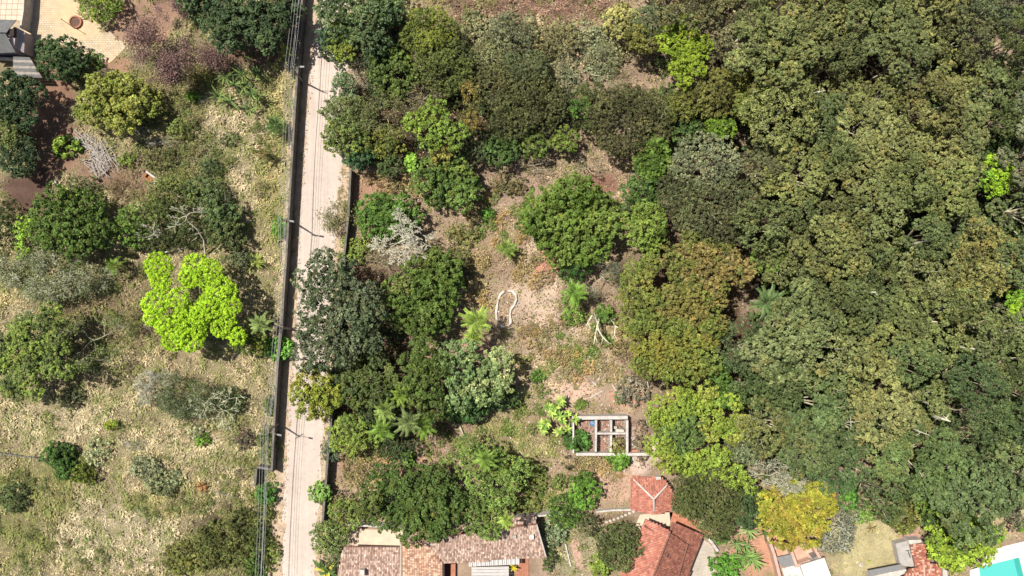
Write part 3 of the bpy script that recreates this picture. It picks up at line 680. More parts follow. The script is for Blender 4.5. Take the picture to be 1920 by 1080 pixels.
pbox('roof_box', [(1229, 894), (1239, 894), (1240, 899), (1230, 900)], 2.5, 3.5, M_PALE, hH)
hR = empty('red_house', P(1250, 1040)*(1, 1, 0), 'house with large red tiled roof planes at a slant, bottom centre', 'house')
pbox('wall', [(1214, 985), (1250, 1002), (1290, 1018), (1305, 1010), (1272, 1110), (1172, 1110)], 0, 2.6, M_PALE, hR)
roof(hR, [(1210, 973, 3.4), (1257, 995, 4.6), (1212, 1112, 4.6), (1150, 1112, 2.6)], (-1, .42), RED, M_PINKBASE, tw=.4, tl=.48, seed=8)
roof(hR, [(1258, 1000, 4.5), (1288, 1020, 3.5), (1262, 1112, 3.5), (1214, 1112, 4.5)], (.95, .4), RED2, M_PINKBASE, seed=9)
roof(hR, [(1262, 979, 3.6), (1317, 1004, 2.6), (1310, 1020, 2.7), (1289, 1021, 3.2), (1257, 1006, 3.3), (1252, 1000, 3.4)], (.42, -.9), RED2, M_PINKBASE, seed=10)
roof(hR, [(1290, 1021, 3.1), (1316, 1010, 2.5), (1278, 1112, 2.5), (1264, 1112, 3.1)], (.95, .4), RED2, M_PINKBASE, seed=11)
cap(hR, [(1257, 996, 4.7), (1213, 1112, 4.7)], M_PINKBASE, .16); cap(hR, [(1289, 1021, 3.6), (1263, 1112, 3.6)], M_PINKBASE, .12)
pbox('skylight', [(1249, 1037), (1255, 1038), (1253, 1046), (1247, 1044)], 3.5, 4.4, M_DARK, hR)
pbox('roof_step', [(1210, 987), (1225, 995), (1224, 997), (1209, 989)], 3, 4.1, M_PINKBASE, hR)
paving('cream_terrace', 'cream terrace between the hut and the red house', [(1200, 965), (1230, 962), (1262, 960), (1255, 985), (1240, 992), (1205, 1000), (1192, 985)], .012, M_CREAM)
paving('terracotta_ground', 'terracotta tiled yard behind the red house', [(1255, 960), (1290, 962), (1330, 1000), (1310, 1008), (1258, 985)], .012, mat_flat('terracotta_rubble', flat(212, 138, 104), .95, 1.8, .3))
paving('concrete_patio', 'pale concrete patio beside the red house', [(1316, 1008), (1334, 1018), (1345, 1050), (1340, 1110), (1280, 1110)], .012, M_CONC)
wall('patio_wall', 'low white and pink patio wall at the right of the red house', [(1327, 1008), (1338, 1022), (1346, 1034)], 1.0, .5, M_PALE, cop=False)
bag = empty('red_cover', P(1333, 1016), 'bright magenta cloth lying by the patio wall', 'cloth')
V, F = box_data((0, 0, .3), .7, 1.0, .35, .6); link('cloth', pymesh('cloth', [(v[0]*(1 if v[2] < .5 else .6), v[1]*(1 if v[2] < .5 else .7), v[2]) for v in V], F, mat_flat('magenta_cloth', flat(196, 20, 60), .7)), bag)
# stepping stones
sp = empty('stepping_stone_path', P(1160, 972), 'row of pale round stepping stones below the low white wall', 'stepping stones')
for k in range(8):
    q = P(1137+k*7.2, 979-k*2.3-.08*k*k)-np.array(sp.location); a = [(q[0]+.3*math.cos(t*1.047+k), q[1]+.26*math.sin(t*1.047+k)) for t in range(6)]; prism('stone', a, -.05, .07, M_PALE, sp)
paving('brick_path', 'pinkish brick path between the lawns', [(1068, 1012), (1084, 1010), (1096, 1066), (1082, 1072)], .012, mat_flat('pink_brick', flat(208, 164, 146), .9, 2.2, .2))
kb = wall('garden_kerb', 'narrow white kerb beside the pinkish brick path', [(1060, 1020), (1070, 1062)], .3, .25, M_PALE, cat='kerb', cop=False)

# ruin ----------------------------------------------------------------
ru = empty('roofless_ruin', P(1125, 818), 'roofless white walled ruin with four rooms of rubble', 'ruin'); hw = 2.2
def rw(pts, h=hw, t=.45):
    a = ribbon_wall('wall', pts, h, t, M_PALE, ru); a.location = -np.array(ru.location); return a
rw([(1073, 784), (1177, 783)], 2.3, .62); rw([(1075, 787.5), (1075, 850)], 2.0, .3); rw([(1118, 788), (1117, 847)], 2.2, .34); rw([(1146, 788), (1146, 810)], 2.2, .36)
rw([(1146, 816), (1145, 848)], 2.1, .36); rw([(1176, 788), (1176, 850)], 2.25, .42); rw([(1120, 813), (1173, 813)], 2.15, .35); rw([(1080, 852), (1221, 852)], 1.9, .52)
M_FLOOR = mat_flat('rubble_floor', flat(172, 136, 116), .95, 2.5, .3)
a = sheet('floor', [(1074, 788), (1180, 788), (1180, 852), (1074, 852)], .02, M_FLOOR); a.parent = ru; a.location = -np.array(ru.location)
a = sheet('yard_slab', [(1181, 800), (1214, 800), (1216, 849), (1181, 850)], .02, mat_flat('yard_slab', flat(190, 166, 150), .95, 1.6, .25)); a.parent = ru; a.location = -np.array(ru.location)
def rubble(name, n, pts, col, parent, seed=0, smin=.08, smax=.3, h=.25):
    r = np.random.RandomState(seed); V, F, T = [], [], []
    xs = [p[0] for p in pts]; ys = [p[1] for p in pts]; k = 0
    while k < n:
        x, y = r.uniform(min(xs), max(xs)), r.uniform(min(ys), max(ys))
        if not in_poly(np.array([x]), np.array([y]), pts)[0]: continue
        q = P(x, y)-np.array(parent.location) if parent else P(x, y); s = r.uniform(smin, smax, 3)
        v, f = box_data((q[0], q[1], r.uniform(-.03, h*.4)), s[0], s[1], min(s[2], h), r.uniform(0, 3)); v = np.array(v)+r.randn(8, 3)*.03
        F += [tuple(i+len(V) for i in ff) for ff in f]; V += list(v); c = np.array(col[r.randint(len(col))])*(1+.12*r.randn()); T += [c]*8; k += 1
    return props(link(name, pymesh(name, V, F, M_TILE, np.array(T)), parent), kind='stuff')
RUB = [flat(206, 172, 152), flat(188, 136, 112), flat(232, 210, 196), flat(140, 110, 96), flat(176, 150, 134)]
rubble('rubble', 420, [(1077, 790), (1174, 790), (1174, 848), (1077, 848)], RUB, ru, 1)
rubble('yard_rubble', 160, [(1182, 790), (1212, 790), (1214, 848), (1182, 848)], RUB, ru, 2)
for (x, y, sx, sy, h, m) in ((1160, 807, 1.5, 1.0, 1.5, M_PALE), (1188, 845, 1.1, .9, 1.2, M_DECK), (1152, 800, .7, .5, 1.0, M_CONC)):
    box('masonry_block', P(x, y)-np.array(ru.location)*(1, 1, 0), sx, sy, h, m, ru)
link('fallen_beam', segmesh('fallen_beam', [(P(1160, 797, .3)-np.array(ru.location), P(1173, 808, 1.9)-np.array(ru.location), .12, .1)], M_BARK, 4, leafc(110, 95, 85)), ru, color=(1, 1, 1))
def tub():
    q = P(1112, 795, .8); ro = empty('blue_tank_lid', q*(1, 1, 0), 'round blue water tank lid leaning in the ruin', 'tank lid')
    m = mat_flat('blue_plastic', flat(70, 150, 200), .4); n = 20
    V = [(0, 0, .42)]+[(rr*math.cos(k*2*math.pi/n), rr*math.sin(k*2*math.pi/n), z) for rr, z in ((.25, .4), (.5, .3), (.52, .15), (.4, 0)) for k in range(n)]
    F = [(0, 1+k, 1+(k+1) % n) for k in range(n)]+[(1+j*n+k, 1+(j+1)*n+k, 1+(j+1)*n+(k+1) % n, 1+j*n+(k+1) % n) for j in range(3) for k in range(n)]
    o_ = link('lid', pymesh('lid', V, F, m), ro, (0, 0, .15)); 
    link('emblem', segmesh('emblem', [(np.array((-.2, -.06, .56)), np.array((.2, .08, .56)), .03, .03), (np.array((-.15, .1, .56)), np.array((.1, .17, .56)), .025, .025)], M_PALE, 4), ro)
tub()
bs = empty('white_boulder', P(1186, 860), 'small white round tank lid on the ground below the ruin', 'lid')
o_ = link('lid', pymesh('lid', [(0, 0, .3)]+[(.42*math.cos(k*.524), .42*math.sin(k*.524), z) for z in (.22, 0) for k in range(12)], [(0, 1+k, 1+(k+1) % 12) for k in range(12)]+[(1+k, 13+k, 13+(k+1) % 12, 1+(k+1) % 12) for k in range(12)], M_PALE), bs)

# oval pond kerb ---------------------------------------------------------
def pond():
    ro = empty('empty_pond', P(948, 578), 'empty oval pond ringed by a white kerb in the clearing', 'pond')
    pts = [(952, 545), (961, 546), (967, 553), (968, 561), (964, 571), (958, 579), (956, 590), (957, 598), (957, 606), (952, 611), (944, 614), (936, 608), (931, 597), (930, 586), (932, 573), (934, 562), (938, 552), (945, 546)]
    c = np.array(ro.location); W = [P(*p)-c for p in pts]; n = len(W)
    for i in range(n):
        if i in (9, 17): continue
        a, b = W[i], W[(i+1) % n]; m = (a+b)/2
        V, F = box_data((m[0], m[1], -.05), np.linalg.norm(b-a)*1.08, .36+.1*math.sin(i*2.1), .42+.03*math.sin(i*3), math.atan2(b[1]-a[1], b[0]-a[0])); link('kerb_block', pymesh('kerb_block', V, F, M_PALE), ro)
    o_ = link('basin_floor', pymesh('basin_floor', [tuple(v*(.97, .97, 0)+(0, 0, .03)) for v in W[::-1]], [tuple(range(n))], mat_flat('basin_floor', flat(176, 148, 124), .95, 1.2, .25)), ro)
pond()

# right house, pool, white slab house, top-left house -----------------------------
hC = empty('white_house', P(1715, 1050)*(1, 1, 0), 'white house with patchy red tiles and a grey flat terrace roof, bottom right', 'house')
pbox('terrace_roof', [(1679, 1019), (1704, 1014), (1716, 1064), (1688, 1060)], 0, 1.5, mat_flat('grey_terrace', flat(196, 190, 182), .9, .8, .15), hC)
pbox('parapet', [(1703, 1013), (1730, 1012), (1733, 1018), (1706, 1021)], 0, 2.2, M_PALE, hC)
pbox('wall', [(1708, 1023), (1730, 1020), (1742, 1064), (1720, 1066)], 0, 2.3, M_PALE, hC)
roof(hC, [(1706, 1022, 2.6), (1733, 1018, 3.3), (1746, 1063, 3.3), (1717, 1066, 2.6)], (-1, .1), MIX, M_PINKBASE, seed=12)
roof(hC, [(1746, 1056, 3.3), (1764, 1058, 3.0), (1768, 1112, 2.6), (1672, 1112, 2.6), (1705, 1068, 3.3)], (.1, 1), MIX, M_PINKBASE, seed=13)
pbox('wall', [(1712, 1074), (1762, 1062), (1764, 1112), (1690, 1112)], 0, 2.4, M_PALE, hC)
pbox('canopy', [(1628, 1070), (1690, 1058), (1697, 1066), (1632, 1079)], 2.3, 2.5, M_METAL, hC)
pbox('white_wall', [(1632, 1081), (1698, 1067), (1704, 1073), (1640, 1096)], 0, 2.2, M_PALE, hC)
pbox('porch', [(1768, 1066), (1776, 1070), (1778, 1100), (1768, 1100)], 0, 1.0, M_PALE, hC)
a = link('ladder', segmesh('ladder', [(P(1702, 1032, 1.6)-np.array(hC.location), P(1707, 1046, 1.6)-np.array(hC.location), .07, .07), (P(1698, 1033, 1.6)-np.array(hC.location), P(1706, 1032, 1.6)-np.array(hC.location), .06, .06)], M_DARK, 4), hC)
paving('pink_paving', 'pink brick paving behind the white house', [(1682, 988), (1704, 984), (1730, 990), (1728, 1008), (1706, 1012), (1688, 1014)], .012, mat_flat('pink_paving', flat(206, 154, 138), .9, 2.0, .22))
sl_ = empty('garden_tap', P(1613, 1058), 'small pale square slab standing on the lawn', 'slab'); box('slab', (0, 0, 0), .6, .6, .25, M_PALE, sl_); box('pipe', (0, .1, .25), .08, .08, .5, M_METAL, sl_)
po = empty('swimming_pool', P(1880, 1070), 'turquoise swimming pool with a white paved surround in the corner', 'swimming pool')
pc = np.array(po.location); surr = [(1852, 1034), (1880, 1024), (1913, 1016), (1960, 1006), (1960, 1120), (1815, 1120), (1818, 1068), (1840, 1062)]
def psheet(name, pts, z, mat):
    a_ = sheet(name, pts, z, mat); a_.parent = po; a_.location = -pc*(1, 1, 0); return a_
M_DECKW = mat_flat('white_pool_deck', flat(246, 238, 226), .8, .6, .1)
wp = [(1833, 1062), (1911, 1043), (1928, 1112), (1842, 1125)]
W0 = [P(*p)-pc for p in surr]; W1 = [P(*p)-pc for p in wp]
def ringmesh():
    V = [(*v[:2], .12) for v in W0]+[(*v[:2], .12) for v in W1]+[(*v[:2], -.25) for v in W0]
    import bmesh
    bm = bmesh.new(); o1 = [bm.verts.new(v) for v in V[:8]]; o2 = [bm.verts.new(v) for v in V[8:12]]
    e = [bm.edges.new((o1[i], o1[(i+1) % 8])) for i in range(8)]+[bm.edges.new((o2[i], o2[(i+1) % 4])) for i in range(4)]
    bmesh.ops.triangle_fill(bm, use_beauty=True, edges=e)
    for f in bm.faces:
        if f.normal.z < 0: f.normal_flip()
    me = bpy.data.meshes.new('deck'); bm.to_mesh(me); bm.free(); me.materials.append(M_DECKW); return me
link('deck', ringmesh(), po)
def water():
    def b(N, L, out):
        p = N('ShaderNodeBsdfPrincipled'); p.inputs['Base Color'].default_value = (*flat(92, 222, 210), 1); p.inputs['Roughness'].default_value = .08
        nz = N('ShaderNodeTexNoise'); nz.inputs['Scale'].default_value = 3; bu = N('ShaderNodeBump'); bu.inputs['Strength'].default_value = .08; L(nz.outputs[0], bu.inputs['Height']); L(bu.outputs[0], p.inputs['Normal']); L(p.outputs[0], out.inputs[0])
    return node_mat('pool_water', b)
link('water', pymesh('water', [(*v[:2], .05) for v in W1[::-1]], [(0, 1, 2, 3)], water()), po)
link('coping', segmesh('coping', [(np.array((*W1[i][:2], .1)), np.array((*W1[(i+1) % 4][:2], .1)), .16, .16) for i in range(4)], M_DECKW, 6), po)
link('steps', pymesh('steps', [(*(W1[1]-(.1, .1, 0))[:2], .07), (*(W1[2]-(.1, -.1, 0))[:2], .07), (*(W1[2]-(1.2, 0, 0))[:2], .07), (*(W1[1]-(1.2, .0, 0))[:2], .07)], [(3, 2, 1, 0)], mat_flat('pool_bench', flat(60, 190, 175), .2, 1, .05)), po)
for i, (x, y) in enumerate([(1873+k*9, 1020-k*2.6) for k in range(6)]): pass
rubble_none = None
hD = empty('flat_roofed_house', P(1530, 1070)*(1, 1, 0), 'white flat roofed building with pink walled yards, bottom edge', 'house')
pbox('roof_slab', [(1501, 1060), (1546, 1046), (1570, 1112), (1520, 1120)], 2.7, 3.0, M_DECKW, hD); pbox('wall', [(1506, 1063), (1543, 1052), (1562, 1110), (1526, 1116)], 0, 2.68, M_PALE, hD)
M_PINKW = mat_flat('pink_wall', flat(226, 186, 164), .9, 1, .12)
for pts, h in (([(1440, 1006), (1452, 1040), (1470, 1110)], 2.0), ([(1480, 1022), (1495, 1064)], 1.8), ([(1521, 1014), (1538, 1048)], 1.8), ([(1453, 1028), (1480, 1022)], 1.6), ([(1494, 1062), (1520, 1052)], 1.4)):
    a = ribbon_wall('yard_wall', pts, h, .55, M_PINKW, hD); a.location = -np.array(hD.location)
pbox('canopy', [(1456, 1045), (1484, 1039), (1492, 1060), (1466, 1064)], 1.5, 1.6, M_METAL, hD)
pbox('yard_floor', [(1466, 1066), (1500, 1058), (1520, 1112), (1480, 1112)], 0, .05, M_DECKW, hD)
pbox('water_tank', [(1525, 1046), (1532, 1043), (1536, 1049), (1529, 1051)], 0, 2.2, M_METAL, hD)
# top left
hE = empty('grey_roofed_house', P(20, 70)*(1, 1, 0), 'house with dark grey roof planes and a pale gable, top left corner', 'house')
M_GRF = mat_flat('grey_roof', flat(122, 122, 120), .8, 1.2, .18); M_LILAC = mat_flat('lilac_render', flat(206, 192, 192), .9, .8, .1)
pbox('wall', [(-40, 52), (22, 54), (30, 92), (-40, 96)], 0, 3.6, M_LILAC, hE)
roof(hE, [(-40, 36, 4.2), (30, 37, 4.2), (12, 61, 5.2), (-40, 60, 5.2)], (0, -1), [(.1,)*3], M_GRF, tiles=False)
roof(hE, [(-40, 63, 5.2), (10, 63, 5.2), (29, 98, 3.8), (-40, 102, 3.8)], (0, 1), [(.1,)*3], M_GRF, tiles=False)
pbox('gable_wall', [(14, 62), (27, 50), (28, 72), (26, 93)], 0, [4.6, 3.9, 4.0, 3.9], M_LILAC, hE)
pbox('side_wing', [(28, 50), (47, 60), (45, 99), (28, 92)], 0, [3.4, 2.6, 2.6, 3.4], M_LILAC, hE)
pbox('window_opening', [(15, 60), (26, 51), (26, 68), (16, 66)], 4.0, 4.75, M_DARK, hE)
cs = empty('corrugated_shed', P(50, 122)*(1, 1, 0), 'open shed under weathered grey corrugated sheets beside the dark tree', 'shed')
for k in range(7):
    y0, y1 = 106+k*5.6, 106+(k+1)*5.6-.3; x1 = lambda y: 56+(y-106)*.62
    corrugated('roof_sheet', cs, [(25, y0), (x1(y0), y0+1.5), (x1(y1), y1+1.5), (25, y1)], 2.6, 2, M_WOOD if k % 2 else M_METAL, False)
for x, y in ((27, 108), (56, 110), (76, 142), (28, 143)):
    q = P(x, y, 2.5)-np.array(cs.location); link('post', segmesh('post', [(q*(1, 1, 0), q, .1, .1)], M_BARK, 6), cs, color=BARK)
wall('yard_wall', 'tall wall casting a dark shadow across the top left yard', [(46, -30), (43, 20), (38, 52)], 2.6, .25, M_PALE, cop=False)
wall('yard_wall', 'low pale wall between the grey roofed house and the corrugated shed', [(-20, 106), (26, 110)], 1.5, .3, M_PALE, cop=False)
sq = props(empty('paving_slabs', P(18, 28), None, None), 'square cream paving slabs in the top left yard', 'paving')
for i in range(5):
    for j in range(4):
        q = P(-2+i*10.4-j*1.0, 2+j*10.6)-np.array(sq.location)
        V, F = box_data((q[0], q[1], -.05), .98, 1.0, .09+.012*((i*3+j) % 3), -.06); link('slab', pymesh('slab', V, F, M_CREAM), sq)
def paver_mat():
    def b(N, L, out):
        p = N('ShaderNodeBsdfPrincipled'); p.inputs['Roughness'].default_value = .9
        tc = N('ShaderNodeTexCoord'); br = N('ShaderNodeTexBrick'); br.inputs['Scale'].default_value = 1.0
        br.inputs['Color1'].default_value = (*flat(234, 212, 178), 1); br.inputs['Color2'].default_value = (*flat(218, 194, 156), 1); br.inputs['Mortar'].default_value = (*flat(160, 138, 112), 1)
        br.inputs['Mortar Size'].default_value = .03; br.inputs['Brick Width'].default_value = .6; br.inputs['Row Height'].default_value = .4
        L(tc.outputs['Object'], br.inputs['Vector']); nz = N('ShaderNodeTexNoise'); nz.inputs['Scale'].default_value = .14; L(tc.outputs['Object'], nz.inputs[0])
        mr = N('ShaderNodeMapRange'); mr.inputs[1].default_value = .42; mr.inputs[2].default_value = .58; L(nz.outputs[0], mr.inputs[0])
        mx = N('ShaderNodeMix'); mx.data_type = 'RGBA'; mx.inputs['B'].default_value = (*flat(238, 202, 152), 1); L(br.outputs[0], mx.inputs['A']); L(mr.outputs[0], mx.inputs['Factor'])
        o_, f = noise_mul(N, L, mx.outputs['Result'], .9, .88, 1.1); L(o_, p.inputs[0]); L(p.outputs[0], out.inputs[0])
    return node_mat('sandy_pavers', b)
paving('paved_yard', 'sandy paved yard of the top left house', [(48, -20), (140, -20), (152, 18), (200, 55), (236, 88), (222, 104), (206, 118), (160, 112), (120, 84), (80, 74), (50, 90), (46, 40)], .012, paver_mat(), jit=.15)
rp = empty('round_planter', P(143, 42), 'round brick ringed planter in the paved yard', 'planter')
for k in range(14):
    a = k*2*math.pi/14; V, F = box_data((1.05*math.cos(a), 1.05*math.sin(a), -.02), .24, .46, .42, a); link('brick', pymesh('brick', V, F, M_DECK), rp)
prism('soil', [(1.0*math.cos(k*.524), 1.0*math.sin(k*.524)) for k in range(12)], -.02, .25, mat_flat('planter_soil', flat(120, 90, 76), .95), rp)
# heap of bleached sticks
def sticks():
    ro = empty('stick_pile', P(180, 290), 'heap of bleached grey poles and sticks on the brown soil', 'pile of sticks'); r = np.random.RandomState(8); c = np.array(ro.location)
    u = [quads('stick', segquads([(np.array((-.5, 0, 0)), np.array((.05, .012*k, .02)), .035, .03), (np.array((.05, .012*k, .02)), np.array((.5, 0, 0)), .03, .02)], 5), M_WOOD, np.ones((10, 3))) for k in (-1, 1, 2)]
    for k in range(150):
        t = r.rand()
        if t < .35: x, y, a0, L_ = 150+r.randn()*10+t*60, 262+r.randn()*7+t*30, -.7, 2.0
        else: x, y, a0, L_ = 190+r.randn()*12, 298+r.randn()*13, (-1.0 if r.rand() < .7 else .6), 3.0
        q = P(x, y)-c; o_ = link('stick', u[k % 3], ro, (q[0], q[1], r.uniform(.1, .7))); o_.rotation_euler = (r.uniform(0, 6), r.uniform(-.12, .12), a0+r.randn()*.35); s = L_*r.uniform(.6, 1.3); o_.scale = (s, r.uniform(1.6, 2.6), r.uniform(1.6, 2.6))
sticks()
def old_box():
    ro = empty('brick_shelter', P(286, 335), 'small open brick box with pale rim in the dry grass', 'brick box'); a = -.62
    M_BR = mat_flat('raw_brick', flat(176, 120, 70), .9, 2, .25)
    for nm, dx, dy, sx, sy, h, m in (('long_side', 0, .55, 2.6, .35, .95, M_PALE), ('end', 1.2, -.05, .35, 1.1, .95, M_PALE), ('low_side', 0, -.55, 2.6, .25, .45, M_BR), ('end', -1.2, -.05, .3, 1.0, .6, M_BR), ('floor', 0, 0, 2.2, .9, .15, M_BR)):
        box(nm, (dx*math.cos(a)-dy*math.sin(a), dx*math.sin(a)+dy*math.cos(a), 0), sx, sy, h, m, ro, a)
old_box()
bk = empty('grey_box', P(105, 342), 'small grey metal box on the shaded brown soil', 'box'); box('body', (0, 0, 0), .7, .6, .55, M_METAL, bk, .3); box('lid', (0, 0, .553), .76, .66, .06, M_CONC, bk, .3)
tb = empty('yard_table', P(155, 112), 'small pale table between the dark tree and the bright bush', 'table'); box('top', (0, 0, .75), 1.1, .8, .06, M_PALE, tb, .1)
for sx in (-.45, .45):
    for sy in (-.3, .3): box('leg', (sx, sy, 0), .07, .07, .75, M_METAL, tb)
# loose boards and stones in the clearing
for k, (x0, y0, x1, y1, lb) in enumerate(((1106, 747, 1129, 733, 'long pale board lying above the ruin'), (1110, 716, 1121, 724, 'thin pale board nearest the brown scrub'), (1121, 714, 1124, 708, 'short white board in the orange earth'), (1148, 722, 1157, 735, 'grey board beside the small green bush'))):
    a, b = P(x0, y0, .1), P(x1, y1, .15); props(box('loose_board', (a+b)/2*(1, 1, 0), np.linalg.norm(b-a), .28, .1, M_WOOD, rz=math.atan2(b[1]-a[1], b[0]-a[0])), lb, 'board', 'loose boards in the clearing')
props(rubble('ground_stones', 260, [(900, 520), (1160, 600), (1230, 760), (1200, 900), (960, 860), (940, 700)], [flat(232, 206, 186), flat(206, 150, 124), flat(226, 214, 204)], None, 6, .1, .35, .2), 'pale stones and broken brick scattered in the clearing', kind='stuff')

# ------------------------------------------------------------------ vegetation, one line per plant
c = leafc
MANGO = c(92, 108, 46); DKGREEN = c(64, 84, 46); BLUEG = c(84, 100, 84)
# --- left field
tree('bushy_tree', 'light yellow green bushy tree at the top edge beside the paved yard', 184, 8, 42, 32, 5, 'loose', c(150, 165, 70), c(110, 130, 50))
tree('garden_tree', 'compact dark green tree beside the corrugated shed', 107, 105, 48, 41, 6, 'dense', c(66, 86, 52))
tree('bushy_tree', 'small mid green bush next to the pale table in the yard', 173, 110, 15, 15, 2.5, 'loose', c(96, 124, 58), trunk=False)
tree('mango_tree', 'dense olive green mango tree with a broad shadow in the left field', 217, 190, 74, 52, 7, 'mango', c(112, 120, 52), c(140, 140, 66), lobes=[(180, 175, 38), (220, 175, 40), (255, 190, 38), (215, 210, 38), (235, 222, 28), (168, 205, 30)])
bare('purple_tree', 'purple grey leafless looking tree with fine twigs at the top left', 328, 85, 78, 62, 8, c(140, 114, 110), c(134, 102, 104), m=26, leaf=(.26, .13), depth=6, rad=.14, spread=.5, lsp=.7)
bare('purple_tree', 'small purple grey twiggy tree at the top edge', 322, 12, 26, 22, 5, c(150, 122, 118), c(150, 114, 118), m=16, depth=5, rad=.1)
tree('broad_tree', 'broad very dark green tree over the top edge left of the road', 470, 28, 90, 74, 11, 'mango', c(66, 80, 54), c(90, 104, 66), f2=.12, lobes=[(400, 8, 45), (440, 45, 46), (500, 50, 46), (480, 5, 48), (532, 18, 30, -2), (430, 80, 24), (500, 82, 14, -2), (365, -5, 32)])
tree('leafy_tree', 'dark green tree at the left edge below the corrugated shed', 38, 185, 44, 50, 8, 'dense', c(60, 76, 50), lobes=[(25, 160, 32), (60, 175, 28), (40, 210, 34), (10, 200, 30)])
tree('leafy_tree', 'olive green tree at the left edge in the shade', 14, 245, 34, 36, 7, 'dense', c(96, 104, 56), trunk=True)
tree('leafy_tree', 'dark tree at the left edge above the mango grove', 30, 290, 38, 40, 7, 'dense', c(62, 76, 52))
tree('leafy_tree', 'dull olive tree at the left edge beside the big mango', 8, 425, 34, 55, 6, 'loose', c(92, 92, 58), c(70, 80, 46))
tree('citrus_bush', 'round glossy bright green bush beside the heap of sticks', 118, 273, 26, 19, 2.6, 'big', c(150, 168, 66), c(84, 108, 44), f2=.4, trunk=False)
rosette('spiky_plant', 'clump of spiky long leaved plants in the left field', 452, 166, 24, 3.0, c(112, 130, 70), 11, heads=10, spread=46, col2=c(74, 92, 56))
palm('small palm in deep shade beside the road wall at the top', 537, 96, 22, 2.6, c(140, 150, 66), 9)
palm('feathery green palm leaning on the road wall in the left field', 517, 234, 25, 3.6, c(92, 118, 66), 16)
palm('half dried dark palm in the left field beside the road wall', 495, 288, 22, 2.8, c(88, 92, 52), 12, mesh=FROND2, dead=5)
bare('dry_thicket', 'brown dry twiggy thicket beside the brick box', 238, 362, 52, 34, 2.6, c(134, 110, 92), c(124, 100, 78), m=3, depth=6, rad=.08, low=True, cat='shrub', lsp=.4)
tree('mango_tree', 'large dark green mango tree at the left edge of the grove', 132, 420, 74, 66, 9, 'mango', c(84, 102, 44), lobes=[(100, 400, 40), (150, 395, 42), (175, 430, 36), (130, 440, 44), (90, 435, 34), (150, 465, 30), (110, 375, 26)])
tree('young_tree', 'bright light green tree growing against the large left mango', 52, 440, 20, 36, 6, 'loose', c(142, 172, 60), lobes=[(48, 425, 20), (54, 450, 16), (50, 470, 13)])
tree('shrub', 'grey green shrub between the stick heap and the left mango', 152, 350, 32, 22, 3, 'loose', c(104, 108, 74), trunk=False)
tree('shrub', 'little yellow green shrub beside the grey metal box', 117, 358, 12, 9, 1.8, 'loose', c(140, 156, 64), trunk=False)
for x, y, rx, ry, h, cc, lb in ((245, 425, 36, 40, 5.5, (104, 128, 58), 'light green thicket tree beside the left mango'), (320, 365, 48, 36, 5, (104, 110, 62), 'olive thicket tree below the brick box'), (380, 360, 40, 32, 5, (92, 104, 66), 'grey green thicket tree right of the brick box'),
    (412, 395, 34, 36, 6, (84, 98, 60), 'dark rounded tree on the right side of the thicket'), (420, 440, 36, 34, 6, (84, 92, 56), 'dark tree above the lime tree at the thicket edge'), (345, 430, 44, 32, 4.5, (82, 90, 54), 'shaded tree in the middle of the thicket'), (285, 400, 34, 30, 5, (96, 106, 60), 'olive tree between the dry thicket and the dead branches'), (290, 452, 36, 20, 3.5, (80, 86, 52), 'low dark tree above the little fan palm'), (445, 485, 30, 18, 3.5, (96, 102, 74), 'grey low shrub beside the lime tree')):
    tree('thicket_tree', lb, x, y, rx, ry, h, 'loose' if h < 5.6 else 'dense', c(*[v*1.12 for v in cc]), c(*[v*.85 for v in cc]))
bare('dead_tree', 'white bare branches reaching up through the thicket', 350, 405, 36, 26, 7.4, c(168, 160, 150), depth=6, rad=.12, ch=2, rmin=.045, zb=.7)
bare('dead_tree', 'small pale dead tree at the lower edge of the thicket', 282, 440, 22, 20, 6.6, c(168, 160, 150), depth=4, rad=.1, ch=3, rmin=.06, zb=.6)
def log(name, label, pts, rad, col=(186, 176, 166), group=None):
    ro = empty(name, P(*pts[0][:2])*(1, 1, 0), label, 'dead wood', group); b = np.array(ro.location)
    W = [P(*p)-b for p in pts]; n = len(W)-1
    link('stem', segmesh('stem', [(W[i], W[i+1], rad*(1-.6*i/n), rad*(1-.6*(i+1)/n)) for i in range(n)], M_BARK, 6), ro, color=c(*col))
    r = np.random.RandomState(len(label)); sg = []
    for i in range(5):
        p = W[n]*(.5+.1*i)+W[0]*(.5-.1*i); sg.append((p, p+norm(r.randn(3)*(1, 1, .6))*r.uniform(.5, 1.6), rad*.3, .02))
    link('twigs', segmesh('twigs', sg, M_BARK, 4), ro, color=c(*col)); return ro
log('fallen_log', 'long pale fallen trunk lying under the thicket', [(290, 479, .4), (320, 470, .6), (350, 464, .9)], .16)
log('fallen_tree', 'bent white trunk on the right side of the thicket', [(385, 475, .5), (382, 450, 3), (370, 430, 5), (352, 415, 6.5)], .2)
bare('grey_tree', 'grey green feathery tree left of the fan palm', 108, 512, 74, 52, 6, c(180, 174, 162), c(124, 130, 94), m=5, leaf=(.26, .12), depth=7, rad=.1, spread=.5, lsp=.7, rmin=.035)
bare('grey_tree', 'grey twiggy tree below the left mango at the edge', 30, 500, 36, 34, 4.5, c(205, 198, 188), c(140, 140, 108), m=8, depth=6, rad=.09, lsp=.6, rmin=.05)
bare('dead_tree', 'pale bare branches at the left edge above the green tree', 40, 592, 26, 18, 4, c(186, 176, 166), depth=4, rad=.09, ch=2)
palm('little fan palm with one pale dry leaf beside the lime tree', 214, 498, 22, 4, c(122, 144, 62), 15, mesh=FROND2, dead=1)
